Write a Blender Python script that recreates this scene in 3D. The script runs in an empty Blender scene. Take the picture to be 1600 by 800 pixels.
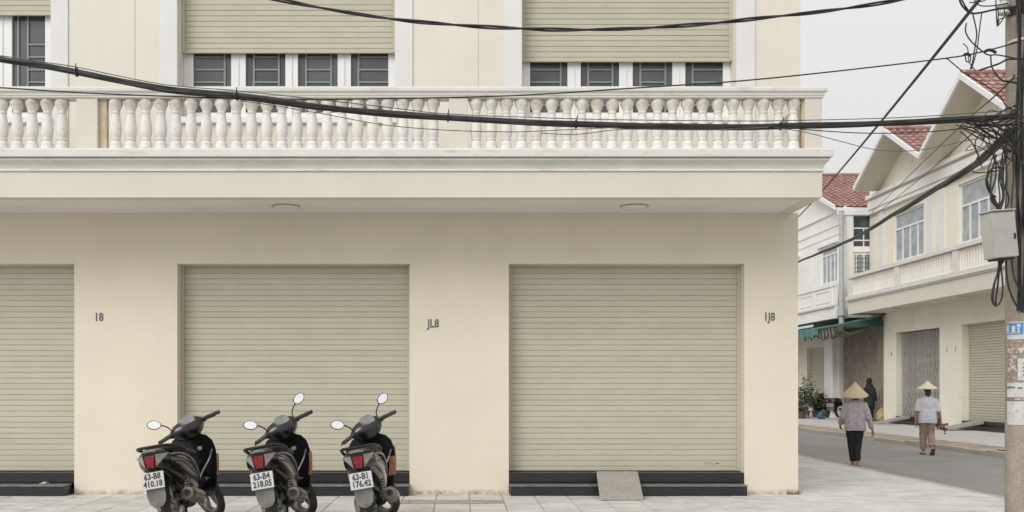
import bpy, bmesh, math, random
from mathutils import Vector, Matrix, noise
R = math.radians
rng = random.Random(7)
sc = bpy.context.scene
col = sc.collection

# ------------------------------------------------------------------ camera
F, CX, CY, H = 1628.0, 722.0, 603.0, 1.35      # focal (px of a 1600 px frame), vanishing point, eye height
YW = 13.0                                      # distance of the main facade
cd = bpy.data.cameras.new('camera')
cam = bpy.data.objects.new('camera', cd); col.objects.link(cam)
cam.location = (0, 0, H); cam.rotation_euler = (R(90), 0, 0)
cd.sensor_width = 36; cd.lens = 36 * F / 1600
cd.shift_x = (800 - CX) / 1600; cd.shift_y = (CY - 400) / 1600
cd.clip_end = 3000
sc.camera = cam

# ------------------------------------------------------------------ overcast sky
SUN_EL, SUN_AZ = R(37), R(216)                 # behind the camera, a little to the left
w = bpy.data.worlds.new('World'); sc.world = w; w.use_nodes = True
nt = w.node_tree; nt.nodes.clear()
def wn(t, **k):
    n = nt.nodes.new(t)
    for a, b in k.items(): setattr(n, a, b)
    return n
sky = wn('ShaderNodeTexSky', sky_type='NISHITA'); sky.sun_disc = False
sky.sun_elevation = SUN_EL; sky.sun_rotation = SUN_AZ; sky.dust_density = 4.0
hs = wn('ShaderNodeHueSaturation'); hs.inputs['Saturation'].default_value = 0.06
nt.links.new(sky.outputs[0], hs.inputs['Color'])
b1 = wn('ShaderNodeBackground'); b1.inputs['Strength'].default_value = 0.05
nt.links.new(hs.outputs[0], b1.inputs['Color'])
tc = wn('ShaderNodeTexCoord'); sx = wn('ShaderNodeSeparateXYZ')
nt.links.new(tc.outputs['Generated'], sx.inputs[0])
mx = wn('ShaderNodeMath', operation='MAXIMUM'); mx.inputs[1].default_value = 0
nt.links.new(sx.outputs['Z'], mx.inputs[0])
ml = wn('ShaderNodeMath', operation='MULTIPLY_ADD'); ml.inputs[1].default_value = 1.5; ml.inputs[2].default_value = 1.0
nt.links.new(mx.outputs[0], ml.inputs[0])      # overcast sky: the zenith brighter than the horizon
b2 = wn('ShaderNodeBackground'); b2.inputs['Color'].default_value = (1.0, 0.998, 0.988, 1)
st = wn('ShaderNodeMath', operation='MULTIPLY'); st.inputs[1].default_value = 0.37
nt.links.new(ml.outputs[0], st.inputs[0]); nt.links.new(st.outputs[0], b2.inputs['Strength'])
ad = wn('ShaderNodeAddShader'); wo = wn('ShaderNodeOutputWorld')
nt.links.new(b1.outputs[0], ad.inputs[0]); nt.links.new(b2.outputs[0], ad.inputs[1]); nt.links.new(ad.outputs[0], wo.inputs[0])

sl = bpy.data.lights.new('sun', 'SUN'); sl.energy = 1.12; sl.angle = R(32); sl.color = (1.0, 0.96, 0.9)
so = bpy.data.objects.new('sun', sl); col.objects.link(so)
d = Vector((math.sin(SUN_AZ) * math.cos(SUN_EL), math.cos(SUN_AZ) * math.cos(SUN_EL), math.sin(SUN_EL)))
so.rotation_euler = (-d).to_track_quat('-Z', 'Y').to_euler(); so.location = (-6, -10, 20)

sc.view_settings.view_transform = 'Standard'; sc.view_settings.look = 'None'
sc.view_settings.exposure = 0.14; sc.view_settings.gamma = 1
try: sc.view_settings.use_curve_mapping = False
except Exception: pass

# ------------------------------------------------------------------ point helpers
def P(px, py, Y):  return Vector(((px - CX) * Y / F, Y, H + (CY - py) * Y / F))
def WX(px): return (px - CX) * YW / F
def WZ(py): return H + (CY - py) * YW / F
def YF(px, X): return X * F / (px - CX)        # along the side street

# ------------------------------------------------------------------ materials
MATS = {}
def mat(name, color, rough=0.8, metal=0.0, var=0.06, scale=6.0, fine=0.0, fscale=120.0, bump=0.0, bscale=150.0,
        dirt=None, dirt_amt=0.0, dirt_scale=(2, 2, 2), dirt_lo=0.5, dirt_hi=0.7, spec=0.5, rand=0.0, base=None, coat=0.0, lowdirt=None,
        dirt2=None, trans=0.0, world=False):
    if name in MATS: return MATS[name]
    m = bpy.data.materials.new(name); m.use_nodes = True
    n, l = m.node_tree.nodes, m.node_tree.links
    bs = n['Principled BSDF']; bs.inputs['Roughness'].default_value = rough; bs.inputs['Metallic'].default_value = metal
    bs.inputs['Specular IOR Level'].default_value = spec
    if coat: bs.inputs['Coat Weight'].default_value = coat; bs.inputs['Coat Roughness'].default_value = 0.08
    if trans: bs.inputs['Transmission Weight'].default_value = trans
    tcn = n.new('ShaderNodeTexCoord') if not world else n.new('ShaderNodeNewGeometry')
    CO = tcn.outputs['Position' if world else 'Object']
    def nz(sc_, det=4, vec=None, rough_=0.55):
        t = n.new('ShaderNodeTexNoise'); t.inputs['Scale'].default_value = sc_; t.inputs['Detail'].default_value = det
        t.inputs['Roughness'].default_value = rough_
        l.new(vec if vec else CO, t.inputs['Vector']); return t
    def mix(a, b, fac, blend='MIX'):
        x = n.new('ShaderNodeMix'); x.data_type = 'RGBA'; x.blend_type = blend
        for s_, v_ in ((6, a), (7, b), (0, fac)):
            if isinstance(v_, (tuple, list)): x.inputs[s_].default_value = (*v_[:3], 1)
            elif isinstance(v_, (int, float)): x.inputs[s_].default_value = v_
            else: l.new(v_, x.inputs[s_])
        return x.outputs[2]
    def ramp(src, lo, hi, a=0.0, b=1.0):
        r = n.new('ShaderNodeMapRange'); r.inputs[1].default_value = lo; r.inputs[2].default_value = hi
        r.inputs[3].default_value = a; r.inputs[4].default_value = b; l.new(src, r.inputs[0]); return r.outputs[0]
    c = tuple(color)
    lo = tuple(x * (1 - var) for x in c); hi = tuple(min(1, x * (1 + var)) for x in c)
    cur = mix(lo, hi, ramp(nz(scale).outputs[0], 0.3, 0.7))
    if fine:
        f = nz(fscale, 2)
        cur = mix(cur, mix(tuple([1 - fine] * 3), tuple([1 + fine] * 3), ramp(f.outputs[0], 0.3, 0.7)), 1.0, 'MULTIPLY')
    if dirt is not None:
        mp = n.new('ShaderNodeMapping'); mp.inputs['Scale'].default_value = dirt_scale
        l.new(CO, mp.inputs[0])
        dn = nz(1.0, 6, mp.outputs[0], 0.65)
        cur = mix(cur, dirt, ramp(dn.outputs[0], dirt_lo, dirt_hi, 0, dirt_amt))
    if dirt2 is not None:
        (dc, amt, dsc, dlo, dhi) = dirt2
        mp = n.new('ShaderNodeMapping'); mp.inputs['Scale'].default_value = dsc; mp.inputs['Location'].default_value = (3.1, 7.7, 1.3)
        l.new(CO, mp.inputs[0])
        cur = mix(cur, dc, ramp(nz(1.0, 5, mp.outputs[0], 0.7).outputs[0], dlo, dhi, 0, amt))
    if lowdirt is not None:                       # splash line at the foot of a wall / dirt band (colour, z0, z1, amount)
        dc, z0, z1, amt = lowdirt
        sp = n.new('ShaderNodeSeparateXYZ'); l.new(CO, sp.inputs[0])
        a_ = ramp(sp.outputs['Z'], z0, z1, 1, 0)
        k = n.new('ShaderNodeMath'); k.operation = 'MULTIPLY'; l.new(a_, k.inputs[0])
        l.new(ramp(nz(9.0, 6, None, 0.7).outputs[0], 0.38, 0.62, 0, amt), k.inputs[1])
        cur = mix(cur, dc, k.outputs[0])
    if rand:
        oi = n.new('ShaderNodeObjectInfo')
        cur = mix(cur, mix(tuple([1 - rand] * 3), tuple([1 + rand] * 3), oi.outputs['Random']), 1.0, 'MULTIPLY')
    l.new(cur, bs.inputs['Base Color'])
    if bump:
        b = n.new('ShaderNodeBump'); b.inputs['Strength'].default_value = bump; b.inputs['Distance'].default_value = 0.01
        l.new(nz(bscale, 5).outputs[0], b.inputs['Height']); l.new(b.outputs[0], bs.inputs['Normal'])
    MATS[name] = m
    return m

CREAM = (0.715, 0.662, 0.548)
M = {}
M['cream'] = mat('cream_stucco', CREAM, 0.9, var=0.035, scale=1.3, fine=0.055, fscale=60, bump=0.3, bscale=120, spec=0.2,
                 dirt=(0.52, 0.44, 0.32), dirt_amt=0.22, dirt_scale=(1.2, 1.2, 0.25), dirt_lo=0.52, dirt_hi=0.8,
                 lowdirt=((0.22, 0.13, 0.08), 0.008, 0.07, 0.85))
M['cream_up'] = mat('cream_upper_stucco', (0.715, 0.68, 0.60), 0.9, var=0.035, scale=1.2, fine=0.055, fscale=60, bump=0.3, bscale=120, spec=0.2,
                 dirt=(0.72, 0.73, 0.72), dirt_amt=0.5, dirt_scale=(1.8, 1.8, 0.15), dirt_lo=0.5, dirt_hi=0.75)
M['beam'] = mat('beam_stucco', (0.66, 0.62, 0.55), 0.9, var=0.03, scale=1.0, fine=0.06, fscale=70, bump=0.3, bscale=120, spec=0.2,
                 dirt=(0.5, 0.46, 0.38), dirt_amt=0.25, dirt_scale=(0.7, 0.7, 0.5), dirt_lo=0.5, dirt_hi=0.8)
M['soffit'] = mat('soffit_plaster', (0.76, 0.735, 0.70), 0.9, var=0.04, scale=1.5, fine=0.06, fscale=60, bump=0.2, spec=0.2)
M['white'] = mat('white_moulding', (0.67, 0.662, 0.628), 0.85, var=0.04, scale=3, fine=0.06, fscale=80, bump=0.25, spec=0.25,
                 dirt=(0.46, 0.39, 0.29), dirt_amt=0.6, dirt_scale=(3.0, 3.0, 14.0), dirt_lo=0.55, dirt_hi=0.72)
M['band'] = mat('bluish_white_band', (0.705, 0.705, 0.695), 0.85, var=0.03, scale=2, fine=0.06, fscale=70, bump=0.25, spec=0.25)
M['grey_mould'] = mat('grey_moulding', (0.60, 0.595, 0.555), 0.85, var=0.06, scale=3, fine=0.06, bump=0.25,
                 dirt=(0.30, 0.29, 0.26), dirt_amt=0.35, dirt_scale=(1.5, 1.5, 9), dirt_lo=0.5, dirt_hi=0.75)
M['baluster'] = mat('baluster_plaster', (0.72, 0.705, 0.66), 0.85, var=0.04, scale=8, fine=0.07, fscale=60, bump=0.35, bscale=60, rand=0.04,
                 dirt=(0.33, 0.30, 0.25), dirt_amt=0.7, dirt_scale=(22, 22, 18), dirt_lo=0.58, dirt_hi=0.75,
                 lowdirt=((0.44, 0.36, 0.27), 0.58, 0.36, 0.85))
M['shutter'] = mat('sage_shutter_paint', (0.485, 0.468, 0.372), 0.55, var=0.03, scale=4, fine=0.04, fscale=60, rand=0.025, spec=0.35,
                 dirt=(0.38, 0.34, 0.24), dirt_amt=0.3, dirt_scale=(0.8, 0.8, 3), dirt_lo=0.5, dirt_hi=0.8, world=True)
M['granite'] = mat('black_granite', (0.02, 0.02, 0.021), 0.28, var=0.3, scale=60, fine=0.5, fscale=300, spec=0.5,
                 dirt=(0.16, 0.155, 0.15), dirt_amt=0.35, dirt_scale=(9, 9, 30), dirt_lo=0.6, dirt_hi=0.78)
M['tread'] = mat('dusty_granite_tread', (0.16, 0.16, 0.16), 0.5, var=0.25, scale=9, fine=0.3, fscale=200)
M['frame'] = mat('white_window_frame', (0.74, 0.75, 0.75), 0.45, var=0.03, scale=3)
M['glass'] = mat('dark_window_glass', (0.085, 0.092, 0.096), 0.12, var=0.3, scale=1.2, spec=0.5)
M['grille'] = mat('grey_grille_metal', (0.22, 0.23, 0.24), 0.5, var=0.1)
M['ramp'] = mat('ramp_terrazzo', (0.34, 0.32, 0.287), 0.8, var=0.1, scale=10, fine=0.3, fscale=90, bump=0.4,
                 dirt=(0.25, 0.22, 0.18), dirt_amt=0.4, dirt_scale=(5, 5, 5), dirt_lo=0.5, dirt_hi=0.75)
M['slab'] = mat('pavement_granite', (0.56, 0.55, 0.525), 0.85, var=0.12, scale=3, fine=0.22, fscale=70, bump=0.5, bscale=60, rand=0.06, spec=0.3,
                 dirt=(0.27, 0.25, 0.22), dirt_amt=0.8, dirt_scale=(1.6, 9, 3), dirt_lo=0.53, dirt_hi=0.72, dirt2=((0.16, 0.14, 0.12), 0.7, (9, 30, 9), 0.66, 0.74), world=True)
M['joint'] = mat('pavement_joint', (0.30, 0.28, 0.25), 0.95, var=0.2, scale=9)
M['cover'] = mat('rusty_stained_slab', (0.40, 0.34, 0.28), 0.85, var=0.15, scale=6, fine=0.2, fscale=80, bump=0.5,
                 dirt=(0.20, 0.12, 0.07), dirt_amt=0.65, dirt_scale=(4, 9, 4), dirt_lo=0.48, dirt_hi=0.68)
M['rust'] = mat('rusty_steel_edge', (0.17, 0.09, 0.05), 0.85, var=0.3, scale=20)
M['asphalt'] = mat('worn_asphalt', (0.26, 0.255, 0.24), 0.9, var=0.08, scale=0.7, fine=0.2, fscale=60, bump=0.5, bscale=90, spec=0.25,
                 dirt=(0.34, 0.325, 0.30), dirt_amt=0.5, dirt_scale=(0.9, 0.12, 1), dirt_lo=0.48, dirt_hi=0.72)
M['kerb'] = mat('kerb_concrete', (0.42, 0.385, 0.33), 0.9, var=0.12, scale=3, fine=0.2, fscale=40, bump=0.4, rand=0.08, world=True)
M['verge'] = mat('tan_verge_concrete', (0.37, 0.31, 0.25), 0.9, var=0.2, scale=2.2, fine=0.25, fscale=30, bump=0.6, rand=0.10,
                 dirt=(0.20, 0.16, 0.12), dirt_amt=0.6, dirt_scale=(3, 3, 3), dirt_lo=0.5, dirt_hi=0.72, world=True)
M['ground'] = mat('dusty_ground', (0.30, 0.28, 0.25), 0.95, var=0.15, scale=0.4)
M['far_pave'] = mat('far_pavement_paving', (0.52, 0.51, 0.485), 0.9, var=0.1, scale=1.5, fine=0.15, fscale=30, bump=0.4,
                 dirt=(0.27, 0.24, 0.2), dirt_amt=0.5, dirt_scale=(2, 2, 2), dirt_lo=0.5, dirt_hi=0.75)
M['tile_red'] = mat('red_roof_tile', (0.28, 0.155, 0.138), 0.85, var=0.2, scale=3.5, fine=0.3, fscale=14,
                 dirt=(0.50, 0.36, 0.32), dirt_amt=0.8, dirt_scale=(3, 5, 5), dirt_lo=0.5, dirt_hi=0.68)
M['cream_far'] = mat('far_cream_wall', (0.78, 0.73, 0.62), 0.9, var=0.05, scale=0.7, fine=0.05, fscale=20, bump=0.3,
                 dirt=(0.72, 0.71, 0.68), dirt_amt=0.5, dirt_scale=(1.0, 1.0, 0.3), dirt_lo=0.48, dirt_hi=0.7,
                 dirt2=((0.40, 0.36, 0.29), 0.5, (1.6, 1.6, 2.5), 0.60, 0.76))
M['white_far'] = mat('far_white_wall', (0.80, 0.79, 0.76), 0.9, var=0.05, scale=0.8, fine=0.05, fscale=20, bump=0.3,
                 dirt=(0.50, 0.46, 0.39), dirt_amt=0.45, dirt_scale=(1.4, 1.4, 2.2), dirt_lo=0.56, dirt_hi=0.76)
M['soffit_far'] = mat('far_soffit', (0.60, 0.56, 0.47), 0.9, var=0.05, scale=1)
M['glass_far'] = mat('pale_curtained_glass', (0.33, 0.35, 0.37), 0.2, var=0.25, scale=4, spec=0.5)
M['glass_dark'] = mat('dark_teal_glass', (0.06, 0.075, 0.085), 0.15, var=0.5, scale=2.5)
M['pipe'] = mat('grey_downpipe', (0.40, 0.42, 0.43), 0.6, var=0.1)
M['gate_brown'] = mat('brown_gate_metal', (0.24, 0.215, 0.175), 0.7, var=0.25, scale=3, fine=0.2, fscale=25,
                 dirt=(0.20, 0.14, 0.10), dirt_amt=0.7, dirt_scale=(1.2, 1.2, 0.8), dirt_lo=0.45, dirt_hi=0.65, world=True)
M['gate_grey'] = mat('grey_gate_bar', (0.36, 0.35, 0.32), 0.6, var=0.12, rand=0.15, world=True)
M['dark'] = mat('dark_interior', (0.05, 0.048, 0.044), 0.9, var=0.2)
M['awning'] = mat('green_awning_cloth', (0.025, 0.08, 0.066), 0.85, var=0.2, scale=2)
M['awning_in'] = mat('awning_underside', (0.10, 0.12, 0.10), 0.9, var=0.2, scale=2)
M['valance'] = mat('teal_valance_cloth', (0.075, 0.20, 0.165), 0.85, var=0.35, scale=5)
M['fringe'] = mat('pale_awning_arm', (0.24, 0.23, 0.21), 0.7, var=0.3, scale=5)
M['cable'] = mat('black_cable_sheath', (0.018, 0.018, 0.018), 0.55, var=0.3, scale=10)
M['cable_g'] = mat('grey_cable_sheath', (0.10, 0.10, 0.10), 0.55, var=0.3, scale=10)
M['pole'] = mat('weathered_pole_concrete', (0.30, 0.26, 0.215), 0.9, var=0.12, scale=5, fine=0.2, fscale=60, bump=0.5, bscale=50,
                 dirt=(0.17, 0.13, 0.10), dirt_amt=0.55, dirt_scale=(5, 5, 1.2), dirt_lo=0.5, dirt_hi=0.72)
M['box'] = mat('grey_meter_box', (0.40, 0.395, 0.365), 0.6, var=0.06, scale=5, fine=0.05,
                 dirt=(0.24, 0.21, 0.17), dirt_amt=0.5, dirt_scale=(8, 8, 3), dirt_lo=0.55, dirt_hi=0.75)
M['paper'] = mat('weathered_white_paper', (0.52, 0.515, 0.50), 0.85, var=0.1, scale=12,
                 dirt=(0.34, 0.29, 0.25), dirt_amt=0.6, dirt_scale=(14, 14, 20), dirt_lo=0.54, dirt_hi=0.7)
M['blue'] = mat('blue_print', (0.07, 0.21, 0.50), 0.7, var=0.15, scale=10)
M['torn'] = mat('torn_poster_residue', (0.25, 0.18, 0.145), 0.9, var=0.3, scale=18,
                 dirt=(0.6, 0.58, 0.56), dirt_amt=0.8, dirt_scale=(20, 20, 26), dirt_lo=0.5, dirt_hi=0.62)
M['ink'] = mat('black_ink', (0.035, 0.035, 0.035), 0.7, var=0.1)
M['ink_grey'] = mat('faded_grey_ink', (0.13, 0.13, 0.135), 0.8, var=0.2)
M['band_steel'] = mat('galvanised_band', (0.55, 0.54, 0.52), 0.45, metal=0.4, var=0.1)
# scooters
M['gloss'] = mat('black_gloss_plastic', (0.007, 0.007, 0.0075), 0.20, var=0.3, scale=9, coat=0.25, spec=0.5,
                 dirt=(0.10, 0.09, 0.08), dirt_amt=0.3, dirt_scale=(26, 26, 26), dirt_lo=0.60, dirt_hi=0.72)
M['matt'] = mat('black_matt_plastic', (0.012, 0.0115, 0.011), 0.5, spec=0.3, var=0.3, scale=9,
                 dirt=(0.10, 0.09, 0.075), dirt_amt=0.5, dirt_scale=(12, 12, 12), dirt_lo=0.5, dirt_hi=0.75)
M['seat'] = mat('black_seat_vinyl', (0.014, 0.0135, 0.0135), 0.45, spec=0.35, var=0.2, scale=20, bump=0.2, bscale=200)
M['rubber'] = mat('tyre_rubber', (0.03, 0.029, 0.028), 0.85, var=0.25, scale=20,
                 dirt=(0.16, 0.14, 0.115), dirt_amt=0.5, dirt_scale=(10, 10, 10), dirt_lo=0.48, dirt_hi=0.7)
M['alloy'] = mat('dusty_alloy', (0.22, 0.215, 0.20), 0.4, metal=0.7, var=0.2, scale=12)
M['silver'] = mat('silver_trim', (0.24, 0.235, 0.225), 0.35, metal=0.5, var=0.2, scale=15)
M['muffler'] = mat('brown_grey_muffler', (0.13, 0.115, 0.095), 0.45, metal=0.5, var=0.3, scale=8,
                 dirt=(0.16, 0.12, 0.08), dirt_amt=0.6, dirt_scale=(8, 8, 8), dirt_lo=0.45, dirt_hi=0.7)
M['red'] = mat('red_tail_lens', (0.20, 0.008, 0.016), 0.15, var=0.5, scale=30, coat=0.6)
M['clear'] = mat('clear_indicator_lens', (0.24, 0.23, 0.205), 0.15, var=0.25, scale=30, coat=0.6)
M['orange'] = mat('orange_side_panel', (0.30, 0.125, 0.075), 0.4, var=0.25, scale=14)
M['plate'] = mat('white_number_plate', (0.48, 0.48, 0.47), 0.5, var=0.06, scale=20)
M['flap'] = mat('dusty_grey_flap', (0.14, 0.137, 0.13), 0.7, var=0.2, scale=10,
                 dirt=(0.25, 0.235, 0.21), dirt_amt=0.6, dirt_scale=(9, 9, 9), dirt_lo=0.45, dirt_hi=0.7)
M['mirror'] = mat('mirror_glass', (0.9, 0.9, 0.9), 0.06, metal=1.0, var=0.01)
M['dial'] = mat('instrument_glass', (0.17, 0.17, 0.17), 0.2, var=0.35, scale=14)
# people and small things
M['skin'] = mat('tan_skin', (0.33, 0.19, 0.13), 0.6, var=0.1, scale=20)
M['hair'] = mat('black_hair', (0.03, 0.025, 0.022), 0.6, var=0.3, scale=60)
M['straw'] = mat('pale_straw', (0.56, 0.46, 0.315), 0.8, var=0.1, scale=25, fine=0.12, fscale=120)
M['straw2'] = mat('light_straw', (0.63, 0.56, 0.44), 0.8, var=0.1, scale=25, fine=0.12, fscale=120)
M['blouse'] = mat('lilac_floral_cotton', (0.43, 0.39, 0.415), 0.9, var=0.1, scale=6,
                 dirt=(0.22, 0.18, 0.22), dirt_amt=0.8, dirt_scale=(34, 34, 34), dirt_lo=0.5, dirt_hi=0.62,
                 dirt2=((0.62, 0.56, 0.58), 0.7, (40, 40, 40), 0.55, 0.65))
M['top'] = mat('pale_blue_print_cotton', (0.56, 0.565, 0.61), 0.9, var=0.08, scale=6,
                 dirt=(0.34, 0.34, 0.42), dirt_amt=0.75, dirt_scale=(38, 38, 38), dirt_lo=0.52, dirt_hi=0.64)
M['black_cloth'] = mat('black_cotton', (0.016, 0.016, 0.017), 0.9, var=0.3, scale=8)
M['brown_cloth'] = mat('mauve_brown_cotton', (0.30, 0.225, 0.19), 0.9, var=0.15, scale=8)
M['coat'] = mat('dark_green_coat', (0.009, 0.012, 0.011), 0.8, var=0.4, scale=10)
M['sandal'] = mat('brown_sandal', (0.12, 0.06, 0.045), 0.7, var=0.2)
M['leaf'] = mat('dark_green_leaf', (0.055, 0.075, 0.035), 0.6, var=0.45, scale=6)
M['leaf2'] = mat('variegated_pale_leaf', (0.34, 0.36, 0.26), 0.7, var=0.3, scale=9)
M['pot'] = mat('grey_plant_pot', (0.14, 0.13, 0.12), 0.8, var=0.2)
M['sack'] = mat('tan_jute_sack', (0.36, 0.27, 0.165), 0.95, var=0.2, scale=9, bump=0.4, bscale=60)
M['pink'] = mat('pale_pink_plastic_bag', (0.50, 0.34, 0.33), 0.5, var=0.3, scale=9)
M['bluebag'] = mat('blue_plastic_bag', (0.035, 0.09, 0.19), 0.5, var=0.5, scale=9)
M['dry'] = mat('dry_weed', (0.20, 0.14, 0.08), 0.9, var=0.3, scale=20)
M['bundle'] = mat('reddish_brown_bundle', (0.21, 0.10, 0.08), 0.9, var=0.4, scale=25)
M['stain'] = mat('ochre_stained_plaster', (0.47, 0.385, 0.255), 0.9, var=0.2, scale=7, fine=0.1, dirt=(0.66, 0.60, 0.48), dirt_amt=0.7, dirt_scale=(10, 10, 3), dirt_lo=0.45, dirt_hi=0.65)
M['scuff'] = mat('scuff_mark', (0.12, 0.11, 0.09), 0.9, var=0.3, scale=30)
M['roadpaint'] = mat('worn_road_paint', (0.42, 0.41, 0.39), 0.8, var=0.2, scale=12)

# ------------------------------------------------------------------ mesh builder
ORG = {}                                          # origin of the thing each part belongs to
class MB:
    def __init__(s, T=None): s.v = []; s.f = []; s.T = T
    def add(s, vs, fs):
        k = len(s.v)
        for p in vs:
            p = Vector(p); s.v.append(s.T(p) if s.T else p)
        s.f += [tuple(i + k for i in f) for f in fs]; return s
    def box(s, x0, x1, y0, y1, z0, z1, bev=0.0):
        if bev:
            bm = bmesh.new(); bmesh.ops.create_cube(bm, size=1)
            for v in bm.verts: v.co = ((x0 + x1) / 2 + v.co.x * (x1 - x0), (y0 + y1) / 2 + v.co.y * (y1 - y0), (z0 + z1) / 2 + v.co.z * (z1 - z0))
            bmesh.ops.bevel(bm, geom=bm.edges[:], offset=bev, segments=1, affect='EDGES')
            bm.verts.index_update()
            s.add([v.co.copy() for v in bm.verts], [[v.index for v in f.verts] for f in bm.faces]); bm.free(); return s
        return s.add([(x, y, z) for x in (x0, x1) for y in (y0, y1) for z in (z0, z1)],
                     [(0, 1, 3, 2), (4, 6, 7, 5), (0, 4, 5, 1), (2, 3, 7, 6), (0, 2, 6, 4), (1, 5, 7, 3)])
    def loft(s, secs, caps=True, closed=True):
        n = len(secs[0]); vs = [p for q in secs for p in q]; fs = []
        for a in range(len(secs) - 1):
            for i in range(n if closed else n - 1):
                j = (i + 1) % n
                fs.append((a * n + i, a * n + j, (a + 1) * n + j, (a + 1) * n + i))
        if caps and closed:
            fs.append(tuple(range(n))[::-1]); fs.append(tuple(range((len(secs) - 1) * n, len(secs) * n)))
        return s.add(vs, fs)
    def tube(s, pts, r, n=6, caps=True, sq=1.0):
        pts = [Vector(p) for p in pts]; L = len(pts)
        rs = r if isinstance(r, (list, tuple)) else [r] * L
        secs = []; nrm = None
        for i, p in enumerate(pts):
            t = (pts[min(i + 1, L - 1)] - pts[max(i - 1, 0)])
            if t.length < 1e-9: t = Vector((0, 0, 1))
            t.normalize()
            if nrm is None:
                a = Vector((0, 0, 1)) if abs(t.z) < 0.9 else Vector((1, 0, 0))
                nrm = (a - t * a.dot(t)).normalized()
            else:
                nrm = nrm - t * nrm.dot(t)
                nrm = nrm.normalized() if nrm.length > 1e-6 else t.orthogonal().normalized()
            b = t.cross(nrm)
            secs.append([p + (nrm * math.cos(2 * math.pi * k / n) * sq + b * math.sin(2 * math.pi * k / n)) * rs[i] for k in range(n)])
        return s.loft(secs, caps)
    def lathe(s, prof, n=16, c=(0, 0, 0), ax='z', caps=True):
        secs = []
        for r, h in prof:
            ring = []
            for k in range(n):
                a = 2 * math.pi * k / n; u, v = r * math.cos(a), r * math.sin(a)
                q = {'z': (u, v, h), 'y': (u, h, v), 'x': (h, u, v)}[ax]
                ring.append(Vector(q) + Vector(c))
            secs.append(ring)
        return s.loft(secs, caps)
    def prism(s, poly, ax, a0, a1):
        def m(p, t): return {'x': (t, p[0], p[1]), 'y': (p[0], t, p[1]), 'z': (p[0], p[1], t)}[ax]
        return s.loft([[m(p, a0) for p in poly], [m(p, a1) for p in poly]])
    def ell(s, c, rx, ry, rz, n=14, m=8):
        secs = []
        for i in range(m + 1):
            th = math.pi * (0.02 + 0.96 * i / m)
            secs.append([Vector(c) + Vector((rx * math.sin(th) * math.cos(2 * math.pi * k / n), ry * math.sin(th) * math.sin(2 * math.pi * k / n), -rz * math.cos(th))) for k in range(n)])
        return s.loft(secs)
    def wall(s, u0, u1, z0, z1, holes, front, back, ax):
        """a wall sheet with real thickness and rectangular holes; ax 'y': u is X, ax 'x': u is Y"""
        us = sorted({u0, u1, *[h[0] for h in holes], *[h[1] for h in holes]}); us = [u for u in us if u0 <= u <= u1]
        zs = sorted({z0, z1, *[h[2] for h in holes], *[h[3] for h in holes]}); zs = [z for z in zs if z0 <= z <= z1]
        def solid(i, j):
            if i < 0 or j < 0 or i >= len(us) - 1 or j >= len(zs) - 1: return False
            u, z = (us[i] + us[i + 1]) / 2, (zs[j] + zs[j + 1]) / 2
            return not any(h[0] < u < h[1] and h[2] < z < h[3] for h in holes)
        def pt(u, d, z): return (u, d, z) if ax == 'y' else (d, u, z)
        def q(a, b, c, d): s.add([a, b, c, d], [(0, 1, 2, 3)])
        for i in range(len(us) - 1):
            for j in range(len(zs) - 1):
                if not solid(i, j): continue
                a, b, c, d = us[i], us[i + 1], zs[j], zs[j + 1]
                for t in (front, back): q(pt(a, t, c), pt(b, t, c), pt(b, t, d), pt(a, t, d))
                if not solid(i - 1, j): q(pt(a, front, c), pt(a, back, c), pt(a, back, d), pt(a, front, d))
                if not solid(i + 1, j): q(pt(b, front, c), pt(b, back, c), pt(b, back, d), pt(b, front, d))
                if not solid(i, j - 1): q(pt(a, front, c), pt(b, front, c), pt(b, back, c), pt(a, back, c))
                if not solid(i, j + 1): q(pt(a, front, d), pt(b, front, d), pt(b, back, d), pt(a, back, d))
        return s
    def build(s, name, m, parent=None, off=None, smooth=None, weld=True):
        org = Vector(off) if off is not None else (ORG.get(parent.as_pointer(), Vector((0, 0, 0))) if parent else Vector((0, 0, 0)))
        me = bpy.data.meshes.new(name)
        me.from_pydata([tuple(p - org) for p in s.v], [], s.f)
        bm = bmesh.new(); bm.from_mesh(me)
        if weld: bmesh.ops.remove_doubles(bm, verts=bm.verts, dist=1e-5)
        bmesh.ops.recalc_face_normals(bm, faces=bm.faces); bm.to_mesh(me); bm.free()
        if smooth:
            me.polygons.foreach_set('use_smooth', [True] * len(me.polygons)); me.set_sharp_from_angle(angle=R(smooth))
        me.materials.append(m if not isinstance(m, str) else M[m])
        o = bpy.data.objects.new(name, me); col.objects.link(o)
        if parent:
            o.parent = parent; ORG[o.as_pointer()] = org
        else: o.location = org
        return o

def tag(o, label=None, cat=None, group=None, kind=None):
    if label: o['label'] = label
    if cat: o['category'] = cat
    if group: o['group'] = group
    if kind: o['kind'] = kind
    return o
def thing(name, loc, label, cat, group=None, rot=(0, 0, 0), local=False):
    o = bpy.data.objects.new(name, None); col.objects.link(o); o.location = loc; o.rotation_euler = rot
    o.empty_display_size = 0.2
    ORG[o.as_pointer()] = Vector((0, 0, 0)) if local else Vector(loc)
    return tag(o, label, cat, group)
def inst(me, name, parent, world, rot=(0, 0, 0), scl=(1, 1, 1)):
    o = bpy.data.objects.new(name, me); col.objects.link(o); o.parent = parent
    o.location = Vector(world) - ORG.get(parent.as_pointer(), Vector((0, 0, 0))); o.rotation_euler = rot; o.scale = scl
    return o
def mesh_only(mb, name, m, smooth=None):
    o = mb.build(name, m, None, off=(0, 0, 0), smooth=smooth); me = o.data; bpy.data.objects.remove(o); return me
def copy_tree(o, parent=None):
    c = o.copy(); col.objects.link(c)
    if parent: c.parent = parent
    for ch in list(o.children): copy_tree(ch, c)
    return c
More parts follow.
